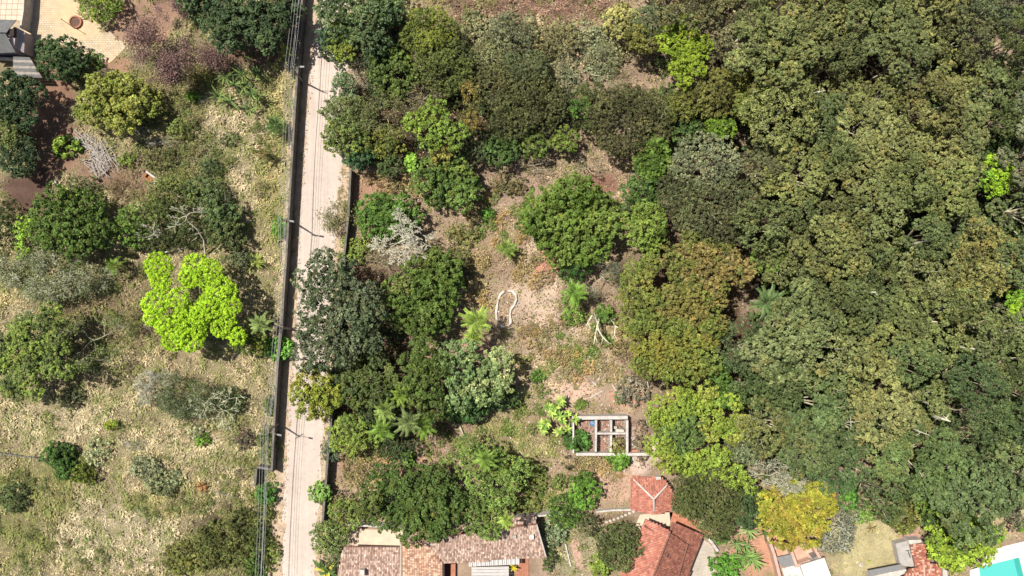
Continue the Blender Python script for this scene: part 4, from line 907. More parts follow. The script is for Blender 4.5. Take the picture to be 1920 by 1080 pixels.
tree('lime_tree', 'vivid lime green tree of flat rounded cushions', 365, 565, 88, 85, 9, 'lime', c(148, 180, 12), lobes=[(308, 500, 26, .3), (312, 528, 20), (300, 570, 24), (296, 595, 14), (375, 500, 24), (400, 515, 28, .4), (365, 520, 20), (345, 560, 20, .2), (425, 548, 28, .6), (440, 575, 20), (408, 570, 26, .5), (380, 592, 30, .8), (350, 610, 34, .4), (335, 635, 22), (365, 630, 28), (318, 610, 18), (425, 608, 25, -.5), (450, 630, 16, -1)])
tree('feathery_tree', 'spreading feathery light green tree at the left edge', 70, 650, 92, 72, 9, 'spread', c(124, 140, 62), c(96, 108, 60), f2=.45, lobes=[(25, 650, 34), (60, 620, 34, .5), (95, 590, 28), (60, 665, 36), (20, 690, 32), (110, 645, 26), (100, 690, 24), (140, 695, 14), (-10, 660, 30), (60, 705, 20), (20, 730, 24, -2), (65, 732, 18, -2)])
bare('feathery_tree', 'sparse feathery grey green tree beside the spreading left tree', 158, 640, 68, 50, 7, c(170, 160, 146), c(116, 126, 72), m=14, leaf=(.3, .13), depth=5, rad=.1, spread=.55, lsp=.6)
tree('leafy_tree', 'olive tree in the shade right below the lime tree', 466, 640, 36, 26, 6, 'loose', c(106, 118, 44), c(80, 94, 40))
palm('pale green palm at the shaded wall beside the lime tree', 487, 608, 26, 5.5, c(136, 150, 92), 13)
rosette('cycad', 'pale yellow green cycad rosette beside the road wall', 480, 490, 22, 1.6, c(172, 178, 96), 26, FROND2, cat='cycad')
tree('vine', 'bright green vine bush growing over the road wall near a pole', 523, 425, 15, 20, 2.8, 'loose', c(96, 136, 50), trunk=False)
tree('vine', 'bright green vine spilling over the wall in tree shade', 520, 655, 22, 22, 3.0, 'big', c(112, 156, 64), trunk=False)
tree('shrub', 'round dark small leaved shrub below the feathery left tree', 128, 745, 25, 22, 2.6, 'loose', c(104, 106, 78), c(60, 66, 50), trunk=False)
bare('dead_tree', 'pale grey leafless tree in the lower left field', 290, 735, 42, 36, 5, c(168, 160, 150), depth=7, rad=.12, spread=.55, rmin=.038)
bare('grey_tree', 'dark leaved tree among bare grey branches in the lower left field', 345, 745, 48, 38, 5, c(186, 180, 166), c(100, 108, 74), m=14, depth=6, rad=.1, lsp=.55)
bare('dead_tree', 'greenish grey dead tree with curved branches beside the dark leaved tree', 398, 762, 46, 38, 4.6, c(190, 186, 166), c(88, 98, 62), m=5, depth=5, rad=.16, rmin=.05)
tree('leafy_tree', 'dark bush at the right end of the bare lower left trees', 425, 752, 30, 26, 3.6, 'loose', c(70, 82, 50), trunk=False)
for x, y, rx, ry, h, cc, st_, lb in ((100, 858, 34, 24, 3.4, (80, 108, 50), 'dense', 'dark green bush over the slab fence, the larger one'), (118, 880, 24, 20, 3, (78, 106, 50), 'dense', 'dark green bush just below the larger fence bush'), (155, 890, 24, 21, 3, (122, 132, 54), 'dense', 'yellow green bush standing on the slab fence'), (178, 848, 26, 24, 2, (176, 178, 138), 'loose', 'pale silvery shrub above the slab fence'),
    (272, 880, 30, 26, 2.2, (160, 160, 128), 'loose', 'pale silvery shrub with reddish tips on the fence line'), (300, 905, 38, 26, 2.2, (156, 160, 122), 'loose', 'largest pale silvery shrub in the lower field'), (375, 826, 15, 14, 1.8, (124, 160, 56), 'loose', 'small bright green shrub below the bare trees'), (368, 808, 20, 14, 1.6, (176, 172, 138), 'loose', 'small pale shrub below the bare trees'), (456, 826, 20, 20, 1.8, (142, 124, 112), 'loose', 'brownish grey dry shrub near the road wall'),
    (208, 797, 12, 9, 1.6, (146, 160, 60), 'loose', 'tiny yellow green shrub in the dry lower field'), (20, 935, 30, 28, 2.6, (104, 116, 76), 'loose', 'grey green shrub at the lower left edge'), (420, 1020, 62, 46, 2.6, (112, 116, 64), 'loose', 'wide olive thicket in the lower field near the road'), (350, 1050, 50, 34, 2.2, (132, 132, 72), 'loose', 'wide yellowish thicket at the bottom edge of the left field'), (455, 985, 30, 30, 2.4, (104, 108, 62), 'loose', 'olive thicket next to the hedge at the road'),
    (497, 926, 20, 23, 3.0, (84, 126, 54), 'dense', 'round vivid green tree beside the gateway'), (500, 835, 20, 40, 2.6, (112, 122, 72), 'loose', 'tall weedy bushes along the road wall below the lowest pole'), (490, 965, 18, 30, 2.2, (110, 118, 62), 'loose', 'hedge bush just below the gateway tree'), (485, 1010, 22, 34, 2.6, (92, 104, 60), 'loose', 'dark hedge bush beside the road near the bottom'), (478, 1060, 26, 30, 2.6, (90, 112, 56), 'loose', 'green hedge bush at the bottom edge beside the road'), (510, 1040, 14, 34, 1.2, (140, 150, 76), 'loose', 'low yellow green weeds along the lower road verge'),
    (360, 178, 12, 10, 1.6, (128, 168, 56), 'loose', 'tiny bright green shrub left of the spiky plants'), (235, 300, 16, 12, 1.7, (136, 156, 70), 'loose', 'small light green shrub beside the stick heap'), (395, 310, 22, 16, 1.8, (100, 116, 80), 'loose', 'blue green shrub in the middle of the left field'), (430, 260, 16, 12, 1.2, (118, 124, 82), 'loose', 'low grey green shrub in the pale dry grass'), (340, 240, 30, 20, 1.6, (124, 132, 72), 'loose', 'olive shrub in front of the field mango'), (300, 300, 34, 22, 1.6, (122, 118, 78), 'loose', 'dull olive shrub above the brick box'), (505, 650, 14, 20, 3, (74, 116, 48), 'loose', 'dark green bush in the wall shade by the vine'), (505, 760, 12, 20, 2.0, (96, 112, 60), 'loose', 'olive bush along the road wall above the lowest pole'), (375, 140, 30, 18, 2, (132, 128, 70), 'loose', 'yellowish shrub below the purple tree'), (200, 140, 22, 10, 2, (138, 122, 106), 'loose', 'dry pale shrub behind the field mango')):
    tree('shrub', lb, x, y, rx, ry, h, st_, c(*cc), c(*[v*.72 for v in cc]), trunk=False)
# --- strip right of the road, top
tree('dark_tree', 'tall blue green dark tree at the top edge right of the road', 655, 35, 62, 55, 11, 'tall', c(84, 98, 68), c(100, 114, 76), lobes=[(625, 20, 30), (660, 10, 34), (690, 40, 34), (650, 60, 30), (700, 75, 30), (635, 48, 26), (720, 20, 30)])
tree('dark_tree', 'dark tree branch crown reaching over the road at the top', 618, 74, 22, 16, 8, 'tall', c(78, 98, 78))
tree('leafy_tree', 'yellow green tree squeezed between the dark trees at the road', 648, 82, 22, 36, 9, 'dense', c(118, 128, 46), lobes=[(645, 60, 16), (655, 50, 12), (640, 90, 20), (652, 105, 16)])
tree('dark_tree', 'deep green tree behind the yellow green road tree', 705, 95, 40, 36, 8, 'tall', c(72, 90, 58))
tree('dark_tree', 'deep green tree at the top edge left of the round yellow tree', 728, 22, 32, 30, 9, 'dense', c(80, 104, 56))
tree('round_tree', 'rounded fine leaved yellow green tree beside the brown top field', 803, 55, 55, 46, 10, 'fine', c(132, 136, 58), c(108, 116, 56))
tree('round_tree', 'rounded olive tree directly below the yellow green dome', 830, 120, 62, 58, 9, 'fine', c(106, 112, 62), c(90, 96, 58))
tree('leafy_tree', 'mid green rounded tree left of the olive dome', 735, 132, 50, 44, 8, 'dense', c(112, 128, 58), c(90, 104, 54))
bare('grey_tree', 'grey pink twiggy tree at the road edge below the dark trees', 680, 132, 26, 28, 6, c(156, 144, 132), c(140, 130, 112), m=4, depth=5, rad=.09)
tree('shrub_tree', 'soft grey green tree leaning over the right road edge', 645, 170, 24, 36, 6, 'fine', c(112, 126, 92))
tree('leafy_tree', 'grey olive tree over the right road edge, speckled with twigs', 660, 215, 48, 36, 8, 'loose', c(118, 122, 78), c(96, 104, 62))
tree('leafy_tree', 'mid green tree bulging over the right road edge', 650, 255, 46, 40, 8, 'dense', c(100, 112, 62), c(122, 132, 58))
tree('leafy_tree', 'dark blue green tree just above the right roadside wall', 672, 292, 26, 24, 7, 'tall', c(66, 96, 64))
bare('vine_tangle', 'olive tree tangled with pale bare vines in the copse', 720, 215, 42, 40, 8.5, c(158, 146, 118), c(116, 116, 70), m=8, depth=5, rad=.08, lsp=.6)
bare('vine_tangle', 'pinkish bare twiggy tree in the middle of the copse', 785, 190, 40, 28, 8, c(160, 142, 128), c(128, 118, 88), m=5, depth=5, rad=.08)
tree('leafy_tree', 'shaded mid green tree in the lower copse', 725, 265, 36, 30, 6.5, 'loose', c(98, 108, 58), c(128, 126, 54))
tree('light_tree', 'light yellow green tree with cushion clumps in the copse', 778, 232, 22, 20, 8, 'dense', c(136, 156, 62))
tree('clumped_tree', 'bright green tree of several rounded clumps in the copse centre', 820, 245, 44, 56, 9, 'dense', c(114, 132, 54), lobes=[(815, 210, 22), (828, 225, 16), (800, 222, 16), (812, 245, 17), (835, 240, 12), (810, 265, 20), (825, 260, 14), (850, 252, 14), (870, 250, 14), (855, 272, 14)])
tree('brownish_tree', 'rusty brown topped tree on the right side of the copse', 882, 212, 22, 42, 10, 'loose', c(114, 108, 60), c(128, 110, 58), lobes=[(882, 175, 16), (888, 195, 16), (878, 222, 18), (890, 232, 16)])
tree('leafy_tree', 'olive gold small crown above the mid green mango', 828, 290, 18, 18, 8, 'dense', c(134, 126, 62))
tree('leafy_tree', 'dark green tree beside the small clearing below the copse', 730, 312, 26, 22, 5, 'tall', c(84, 98, 58))
tree('leafy_tree', 'shadowed tree under the rusty topped tree', 890, 275, 36, 34, 6, 'loose', c(74, 82, 54))
tree('shrub', 'small bright green bush under the copse beside the mango', 772, 305, 12, 16, 4, 'big', c(128, 160, 60), trunk=False)
tree('mango_tree', 'mid green mango tree below the copse', 840, 345, 64, 50, 7, 'mango', c(104, 122, 58), c(84, 104, 50), lobes=[(815, 325, 34), (855, 315, 30), (830, 355, 38), (870, 345, 34), (790, 345, 22), (865, 375, 22)])
tree('mango_tree', 'dark green mango half covered by the dead grey tree', 722, 405, 56, 46, 6.5, 'mango', c(82, 108, 46), lobes=[(700, 395, 34), (735, 385, 32), (760, 405, 30), (705, 420, 32), (745, 415, 30)])
bare('dead_tree', 'dead grey tree with a dense tangle of bare branches', 764, 448, 56, 46, 8.4, c(186, 176, 168), depth=7, rad=.14, spread=.6, rmin=.04, zb=.72)
bare('dead_tree', 'smaller grey tangle of dry twigs below the dead grey tree', 722, 492, 34, 32, 3.4, c(160, 146, 132), c(136, 122, 98), m=2, depth=5, rad=.08, low=True)
tree('mango_tree', 'large round mango tree with deep shadow in the centre left', 790, 552, 76, 78, 9, 'mango', c(84, 104, 44), c(104, 108, 58), f2=.12, lobes=[(800, 500, 36), (830, 500, 32), (760, 540, 40), (800, 545, 44), (835, 540, 34), (770, 580, 42), (810, 590, 38), (745, 575, 28), (790, 612, 24), (845, 510, 22)])
tree('tall_tree', 'very large blue grey green tree overhanging the road', 635, 585, 80, 105, 13, 'tall', c(102, 108, 84), c(84, 94, 68), f2=.35, lobes=[(615, 496, 30), (640, 505, 30), (640, 540, 38, .5), (590, 540, 28), (575, 525, 20, -1), (600, 575, 38), (655, 575, 38, .8), (690, 560, 30), (620, 610, 38, .6), (670, 610, 36, .4), (590, 625, 32), (640, 650, 38), (600, 665, 36), (690, 640, 28, -1), (575, 670, 24, -1), (705, 590, 24)])
bare('feathery_shrub', 'brownish feathery shrub leaning over the road edge', 635, 415, 34, 32, 4, c(150, 138, 108), c(126, 122, 84), m=6, leaf=(.4, .12), depth=5, rad=.07, low=True, cat='shrub', lsp=.5)
tree('shrub', 'light green shrub between the tall dark tree and the mango', 662, 468, 36, 26, 3, 'loose', c(136, 152, 72), c(110, 118, 66), trunk=False)
bare('dry_shrub', 'brown grey dry shrub below the light green shrub', 700, 490, 28, 28, 2.4, c(146, 130, 110), c(138, 120, 90), m=3, depth=5, rad=.06, low=True, cat='shrub')
tree('mango_tree', 'yellow green mango tree over the road at the lower bend', 590, 736, 46, 50, 8, 'mango', c(120, 128, 46), c(140, 136, 56), lobes=[(585, 705, 24), (605, 715, 28), (570, 735, 24), (595, 755, 30), (620, 740, 28), (580, 765, 18)])
tree('feathery_tree', 'dark olive fine leaved tree with streaky branches', 682, 712, 64, 54, 9, 'spread', c(92, 102, 52), c(76, 86, 50), f2=.4, lr=1.3)
tree('mango_tree', 'dark olive tall mango between the feathery tree and the pale leaved tree', 792, 712, 50, 66, 10, 'mango', c(80, 94, 44), lobes=[(780, 670, 30), (805, 660, 24), (790, 700, 34, .5), (800, 730, 36, .5), (775, 735, 26), (815, 760, 28), (830, 680, 22)])
tree('pale_leaved_tree', 'large tree with pale silvery edged leaves in the centre', 890, 695, 74, 66, 9.5, 'mango', c(104, 124, 78), c(150, 158, 108), f2=.4, lobes=[(850, 665, 24), (880, 670, 36, .4), (930, 685, 34), (860, 700, 26), (885, 730, 34), (935, 710, 30), (920, 735, 22, -1), (862, 745, 22)])
tree('leafy_tree', 'small dark green round tree below the pale leaved tree', 885, 772, 26, 22, 5, 'dense', c(74, 104, 56))
tree('leafy_tree', 'dark green low tree on the right underside of the pale leaved tree', 938, 745, 34, 24, 5, 'dense', c(76, 96, 54))
tree('shrub', 'green shrub in the palm grove beside the small round tree', 848, 770, 16, 18, 5, 'dense', c(80, 112, 58), trunk=False)
tree('leafy_tree', 'mid green tree with a yellow green front beside the palms', 660, 818, 46, 40, 7, 'dense', c(104, 120, 56), c(136, 148, 66), f2mode=(-.4, -.6))
tree('leafy_tree', 'dark tree in the shade behind the palm grove', 720, 780, 50, 34, 6, 'loose', c(62, 76, 46))
tree('leafy_tree', 'dark low tree below the palm grove', 745, 840, 46, 24, 4.5, 'loose', c(66, 80, 50))
tree('shrub', 'small bright green bush below the palm grove', 765, 858, 12, 14, 2, 'big', c(124, 158, 62), trunk=False)
for x, y, R, h, cc, lb in ((752, 742, 22, 9, (128, 146, 60), 'palm at the top of the palm grove'), (722, 770, 26, 9, (132, 148, 78), 'palm with one yellow crown leaf in the palm grove'), (716, 806, 26, 8, (124, 150, 66), 'lowest left palm of the palm grove'), (766, 792, 30, 8.5, (132, 142, 92), 'palm in the middle of the palm grove beside the trunk'), (794, 798, 28, 7.5, (124, 152, 60), 'lowest right palm of the palm grove'),
    (893, 602, 34, 8, (150, 170, 76), 'tall palm beside the empty pond'), (886, 634, 24, 6.5, (148, 166, 70), 'shorter palm right below the tall pond palm'), (950, 466, 24, 3, (128, 150, 70), 'low palm standing in the dry clearing'), (1078, 548, 28, 6, (124, 156, 66), 'palm beside the clump of the big right mango'), (910, 862, 26, 9.6, (128, 152, 68), 'palm rising out of the large light green tree'), (948, 976, 18, 12, (150, 168, 76), 'slender tall palm with a white trunk behind the long pinkish roof'), (1440, 566, 36, 10, (102, 122, 78), 'dark palm inside the wood')):
    palm(lb, x, y, R, h, c(*cc), 17)
log('fallen_log', 'pale fallen trunk in the shade below the small round tree', [(858, 790, .3), (872, 822, .4)], .26, (160, 146, 134))
tree('light_tree', 'large irregular light green tree left of the ruin', 920, 890, 72, 92, 9, 'loose', c(128, 148, 74), c(100, 118, 60), lobes=[(880, 835, 24), (905, 850, 30), (875, 865, 24), (940, 880, 36), (900, 895, 34, .5), (960, 895, 30, -.5), (900, 940, 34), (935, 940, 30), (890, 975, 24), (920, 985, 28), (975, 880, 22, -1)], lr=1.5)
tree('mango_tree', 'very large dark mango tree above the long house', 772, 945, 96, 72, 9.5, 'mango', c(74, 94, 44), c(96, 106, 54), f2=.12, lobes=[(720, 920, 44), (765, 905, 40), (815, 910, 40), (725, 955, 42), (775, 950, 50, .5), (825, 950, 44), (770, 985, 36), (815, 985, 30), (695, 940, 26), (848, 930, 24), (845, 970, 24)])
for x, y, rx, ry, h, cc, st_, lb in ((600, 925, 22, 19, 3.4, (122, 150, 78), 'big', 'light green leafy bush on the right road edge'), (618, 842, 19, 26, 3.2, (104, 118, 96), 'loose', 'blue grey bush over the right roadside wall'), (648, 968, 34, 34, 5, (130, 144, 72), 'loose', 'light green tree at the corner of the cream courtyard'), (615, 1010, 36, 32, 5, (126, 142, 80), 'loose', 'light green tree over the road edge beside the long house'), (628, 1050, 24, 20, 3.4, (112, 122, 84), 'loose', 'grey green bush between road and long house'), (640, 940, 20, 18, 3, (132, 118, 92), 'loose', 'dry brownish bush beside the very large mango')):
    tree('bush', lb, x, y, rx, ry, h, st_, c(*cc), c(*[v*.8 for v in cc]), trunk=h > 4.5)
rosette('banana_plant', 'dark banana plant with yellow leaves at the bottom edge by the road', 612, 1072, 24, 2.6, c(80, 100, 56), 9, BANANA, heads=3, spread=14, col2=c(170, 160, 60))
rosette('yellow_plant', 'small bright yellow leaved plant at the end of the patio cover', 962, 1064, 12, 1.6, c(200, 180, 40), 12, BANANA)
# --- clearing
tree('mango_tree', 'large bright mango tree on the right side of the clearing', 1078, 420, 104, 74, 9, 'mango', c(92, 112, 44), c(106, 120, 54), lobes=[(1020, 395, 42), (1065, 380, 44), (1110, 395, 44), (1030, 425, 42), (1080, 425, 48, .6), (1125, 425, 42), (1060, 460, 40), (1105, 460, 38), (1150, 420, 28), (1000, 420, 26), (1075, 352, 26), (1100, 360, 24)])
tree('mango_tree', 'dark small mango at the lower side of the large bright mango', 1075, 498, 34, 28, 6, 'mango', c(62, 90, 40))
tree('leafy_tree', 'low green bush below the clearing palm', 1076, 582, 26, 28, 3, 'loose', c(116, 142, 64), trunk=False)
bare('grey_tree', 'dark grey twiggy tree between the bright mango and the brown tree', 1132, 518, 32, 36, 7, c(146, 140, 130), c(96, 98, 80), m=6, depth=5, rad=.1)
tree('shrub', 'deep emerald bush behind the white dead trunks', 1132, 588, 18, 16, 3.5, 'dense', c(92, 116, 54), trunk=False)
def white_dead():
    ro = empty('dead_tree', P(1128, 590), 'big white dead trunk with twisted forks in the clearing', 'dead tree'); b = np.array(ro.location); sg = []
    for pts in ([(1130, 585, 0, .34), (1122, 602, 2.4, .3), (1110, 592, 4, .2), (1102, 605, 4.6, .12), (1099, 612, 4.8, .06)], [(1122, 602, 2.4, .28), (1119, 615, 3.6, .22), (1116, 630, 4.2, .15), (1113, 646, 4.4, .06)], [(1119, 615, 3.6, .22), (1124, 622, 4.4, .2), (1130, 632, 5, .18), (1140, 642, 5.2, .1), (1147, 645, 5.2, .05)],
                [(1116, 630, 4.2, .12), (1120, 643, 4.4, .05)], [(1124, 622, 4.4, .16), (1118, 600, 5, .1), (1114, 586, 5.6, .05)], [(1130, 632, 5, .1), (1128, 645, 5.4, .05)], [(1102, 605, 4.6, .1), (1108, 616, 4.9, .05)]):
        W = [(P(*p[:3])-b, p[3]) for p in pts]; sg += [(W[i][0], W[i+1][0], W[i][1]*.72, W[i+1][1]*.72) for i in range(len(W)-1)]
    link('branches', segmesh('branches', sg, M_BARK, 7), ro, color=c(188, 180, 168))
    ro = empty('dead_tree', P(1150, 600), 'thin white dead trunk with a y shaped fork beside the bigger one', 'dead tree'); b = np.array(ro.location); sg = []
    for pts in ([(1143, 598, 0, .2), (1150, 604, 3.5, .18), (1154, 612, 5, .16), (1164, 616, 5.5, .1), (1166, 614, 5.7, .05)], [(1154, 612, 5, .14), (1152, 628, 5.2, .11), (1147, 636, 5.2, .05)], [(1152, 628, 5.2, .1), (1158, 638, 5.2, .05)], [(1150, 604, 3.5, .1), (1144, 596, 5, .06)]):
        W = [(P(*p[:3])-b, p[3]) for p in pts]; sg += [(W[i][0], W[i+1][0], W[i][1]*.72, W[i+1][1]*.72) for i in range(len(W)-1)]
    link('branches', segmesh('branches', sg, M_BARK, 7), ro, color=c(188, 180, 168))
white_dead()
rosette('frangipani', 'bright pale green frangipani like plants left of the ruin', 1043, 782, 13, 3.2, c(170, 184, 92), 14, BANANA, heads=14, spread=36, cat='shrub', col2=c(110, 140, 62))
for x, y, rx, ry, h, cc, st_, lb in ((1083, 828, 24, 19, 3.0, (88, 124, 56), 'big', 'vivid green bush growing over the left wall of the ruin'), (1160, 862, 23, 19, 2.8, (118, 156, 62), 'big', 'bright green bush in front of the ruin'), (1158, 836, 14, 16, 3, (160, 146, 96), 'loose', 'dry brown leaved bush inside the ruin'), (1096, 922, 30, 34, 5, (104, 142, 52), 'dense', 'vivid green round tree below the ruin'), (1062, 960, 34, 34, 4.5, (98, 128, 54), 'loose', 'mid green tree beside the vivid round tree'),
    (1102, 984, 25, 23, 4, (112, 112, 80), 'loose', 'grey olive round bush at the low white wall'), (1038, 1002, 26, 26, 3, (138, 150, 118), 'loose', 'pale silvery bush beside the end of the long roof'), (1030, 1050, 14, 24, 2.4, (96, 110, 64), 'loose', 'narrow green bush at the long house gable'), (1068, 870, 14, 12, 1.8, (108, 104, 80), 'loose', 'small grey bush below the ruin corner'), (1052, 905, 16, 14, 1.5, (120, 130, 70), 'loose', 'small olive shrub beside the vivid round tree'),
    (1165, 746, 14, 12, 1.6, (110, 130, 76), 'loose', 'small green bush above the ruin'), (1088, 758, 12, 9, 1.2, (128, 146, 70), 'loose', 'tiny green shrub directly above the ruin wall'), (1005, 705, 13, 11, 2, (100, 132, 60), 'loose', 'small green bush in the clearing beside the tree shade'), (915, 402, 14, 13, 2, (104, 148, 54), 'loose', 'small vivid green bush in the upper clearing'), (1190, 735, 30, 26, 3, (150, 138, 124), 'loose', 'grey dry bush at the edge of the brown tree'), (1205, 830, 14, 40, 2, (146, 128, 110), 'loose', 'grey dry brush along the yard slab of the ruin'),
    (980, 950, 34, 22, 2, (126, 132, 72), 'loose', 'olive weeds behind the long pinkish roof'), (1000, 900, 30, 30, 2, (120, 130, 66), 'loose', 'green weeds at the foot of the light green tree'), (735, 665, 20, 18, 2, (120, 108, 78), 'loose', 'brown green undergrowth between the mango and feathery tree'), (860, 500, 26, 40, 1.6, (118, 110, 72), 'loose', 'brown green scrub beside the large round mango'), (870, 440, 30, 22, 2, (136, 132, 82), 'loose', 'olive brown scrub in the upper clearing'), (955, 345, 36, 20, 2, (128, 116, 84), 'loose', 'grey brown scrub at the top of the clearing')):
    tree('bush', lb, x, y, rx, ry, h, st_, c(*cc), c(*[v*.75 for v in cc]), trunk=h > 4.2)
tree('round_bush', 'perfectly rounded fine leaved olive tree beside the red house', 1166, 1028, 44, 48, 6.5, 'fine', c(102, 108, 68), c(88, 96, 58))
tree('bush', 'yellow green bush under the rounded olive tree', 1126, 1060, 20, 26, 3.6, 'dense', c(126, 142, 60), trunk=False)
tree('broad_tree', 'broad dark olive tree beside the hipped red hut', 1328, 935, 72, 60, 9, 'fine', c(82, 88, 50), c(100, 100, 66), lobes=[(1300, 915, 40), (1345, 910, 42), (1320, 950, 44, .4), (1365, 945, 36), (1345, 985, 32), (1290, 940, 28)])
tree('dark_tree', 'dark green tree between the dark olive tree and the golden tree', 1400, 950, 42, 46, 8, 'dense', c(70, 86, 54))
bare('dry_shrub', 'dry pinkish twigs above the hipped red hut', 1262, 905, 30, 22, 3.5, c(150, 130, 112), c(138, 118, 94), m=3, depth=5, rad=.06, cat='shrub')
rosette('agave_plant', 'spiky agave like plant, upper one on the orange earth', 1402, 995, 24, 1.6, c(130, 146, 92), 16)
rosette('agave_plant', 'spiky agave like plant, lower one with the largest leaves', 1405, 1050, 30, 1.8, c(122, 146, 82), 20, heads=2, spread=14)
rosette('agave_plant', 'spiky agave like plant left of the pink walled yard', 1392, 1025, 24, 1.6, c(116, 134, 84), 16, heads=2, spread=16)
rosette('agave_plant', 'spiky dark agave like plant under the golden tree', 1434, 1000, 22, 1.8, c(104, 122, 70), 14)
tree('shrub', 'vivid green shrub below the agave plants at the bottom edge', 1368, 1066, 34, 26, 3, 'dense', c(96, 140, 54), trunk=False)
tree('shrub', 'small green shrub at the pink patio wall', 1350, 1008, 16, 14, 3, 'loose', c(104, 140, 60), trunk=False)
tree('golden_tree', 'golden yellow and orange leaved tree above the pink walled yard', 1490, 962, 68, 62, 9, 'spread', c(142, 140, 46), c(152, 132, 56), f2=.3, lobes=[(1450, 935, 32), (1490, 925, 34), (1530, 930, 30), (1450, 970, 32), (1490, 965, 38, .4), (1530, 965, 32), (1470, 1000, 28), (1510, 995, 30), (1540, 945, 22), (1435, 955, 20), (1535, 915, 18)], lr=1.5)
bare('grey_tree', 'grey twiggy nearly leafless tree beside the golden tree', 1568, 995, 40, 42, 6.5, c(160, 156, 150), c(104, 104, 84), m=5, depth=6, rad=.12, rmin=.05)
bare('dead_tree', 'grey bare tree crown above the golden tree', 1462, 888, 46, 32, 10, c(160, 154, 144), c(128, 126, 100), m=1, depth=7, rad=.12, rmin=.045, zb=.6)
tree('leafy_tree', 'grey green soft crowned tree among the bright green trees', 1396, 845, 32, 30, 9, 'fine', c(116, 122, 92))
tree('bright_tree', 'bright yellow green tree cluster right of the ruin', 1296, 800, 84, 62, 10, 'dense', c(124, 142, 52), c(146, 148, 66), f2=.3, lobes=[(1240, 775, 32), (1280, 755, 32), (1330, 760, 32), (1375, 800, 30), (1335, 800, 28), (1235, 830, 28), (1250, 860, 26), (1370, 745, 22), (1395, 800, 20), (1320, 730, 18)])
tree('bright_tree', 'bright yellow green tree at the lower edge of that wood corner', 1310, 868, 44, 34, 9, 'dense', c(126, 142, 54), lobes=[(1290, 865, 26), (1325, 870, 28), (1345, 850, 18), (1370, 890, 22), (1400, 905, 14)])
tree('dark_tree', 'dark blue green tree in the middle of the bright green cluster', 1275, 815, 46, 38, 10.2, 'dense', c(94, 112, 60))
BR1, BR2, OL = c(118, 108, 62), c(132, 114, 70), c(118, 120, 58)
tree('brown_tree', 'large russet brown tree, upper one beside the wood', 1312, 492, 80, 62, 13, 'dense', BR2, c(106, 108, 54), f2=.35, lobes=[(1265, 490, 34), (1300, 470, 34), (1310, 505, 38, .6), (1355, 495, 36), (1385, 510, 24), (1340, 530, 28), (1285, 525, 30)], lr=1.5)
tree('brown_tree', 'brown and yellow olive tree in the middle of the russet group', 1285, 585, 66, 54, 13, 'dense', c(124, 112, 62), c(104, 112, 52), f2=.5, lobes=[(1255, 565, 30), (1290, 560, 34), (1330, 570, 28), (1265, 600, 32), (1305, 605, 34), (1335, 610, 22)], lr=1.5)
tree('brown_tree', 'olive tree with yellow top on the clearing side of the russet group', 1196, 565, 44, 66, 12, 'dense', c(104, 116, 52), OL, f2=.5, lobes=[(1195, 520, 30), (1180, 560, 28), (1210, 565, 30), (1190, 600, 34), (1222, 600, 24), (1215, 495, 22)], lr=1.5)
tree('brown_tree', 'yellow brown tree at the lower end of the russet group', 1255, 668, 70, 52, 12.5, 'dense', c(128, 124, 56), c(106, 114, 52), f2=.4, lobes=[(1200, 655, 28), (1235, 650, 34), (1275, 645, 34), (1310, 650, 30), (1250, 685, 32), (1290, 690, 28), (1215, 690, 24), (1195, 680, 18), (1325, 680, 18)], lr=1.5)
tree('leafy_tree', 'light olive tree on the left shoulder of the russet trees', 1212, 425, 40, 48, 11.5, 'dense', c(112, 128, 56))
log('dead_tree', 'thin white forked branch below the russet trees', [(1216, 728, .6), (1214, 715, 2), (1216, 700, 3)], .1, (214, 204, 196))
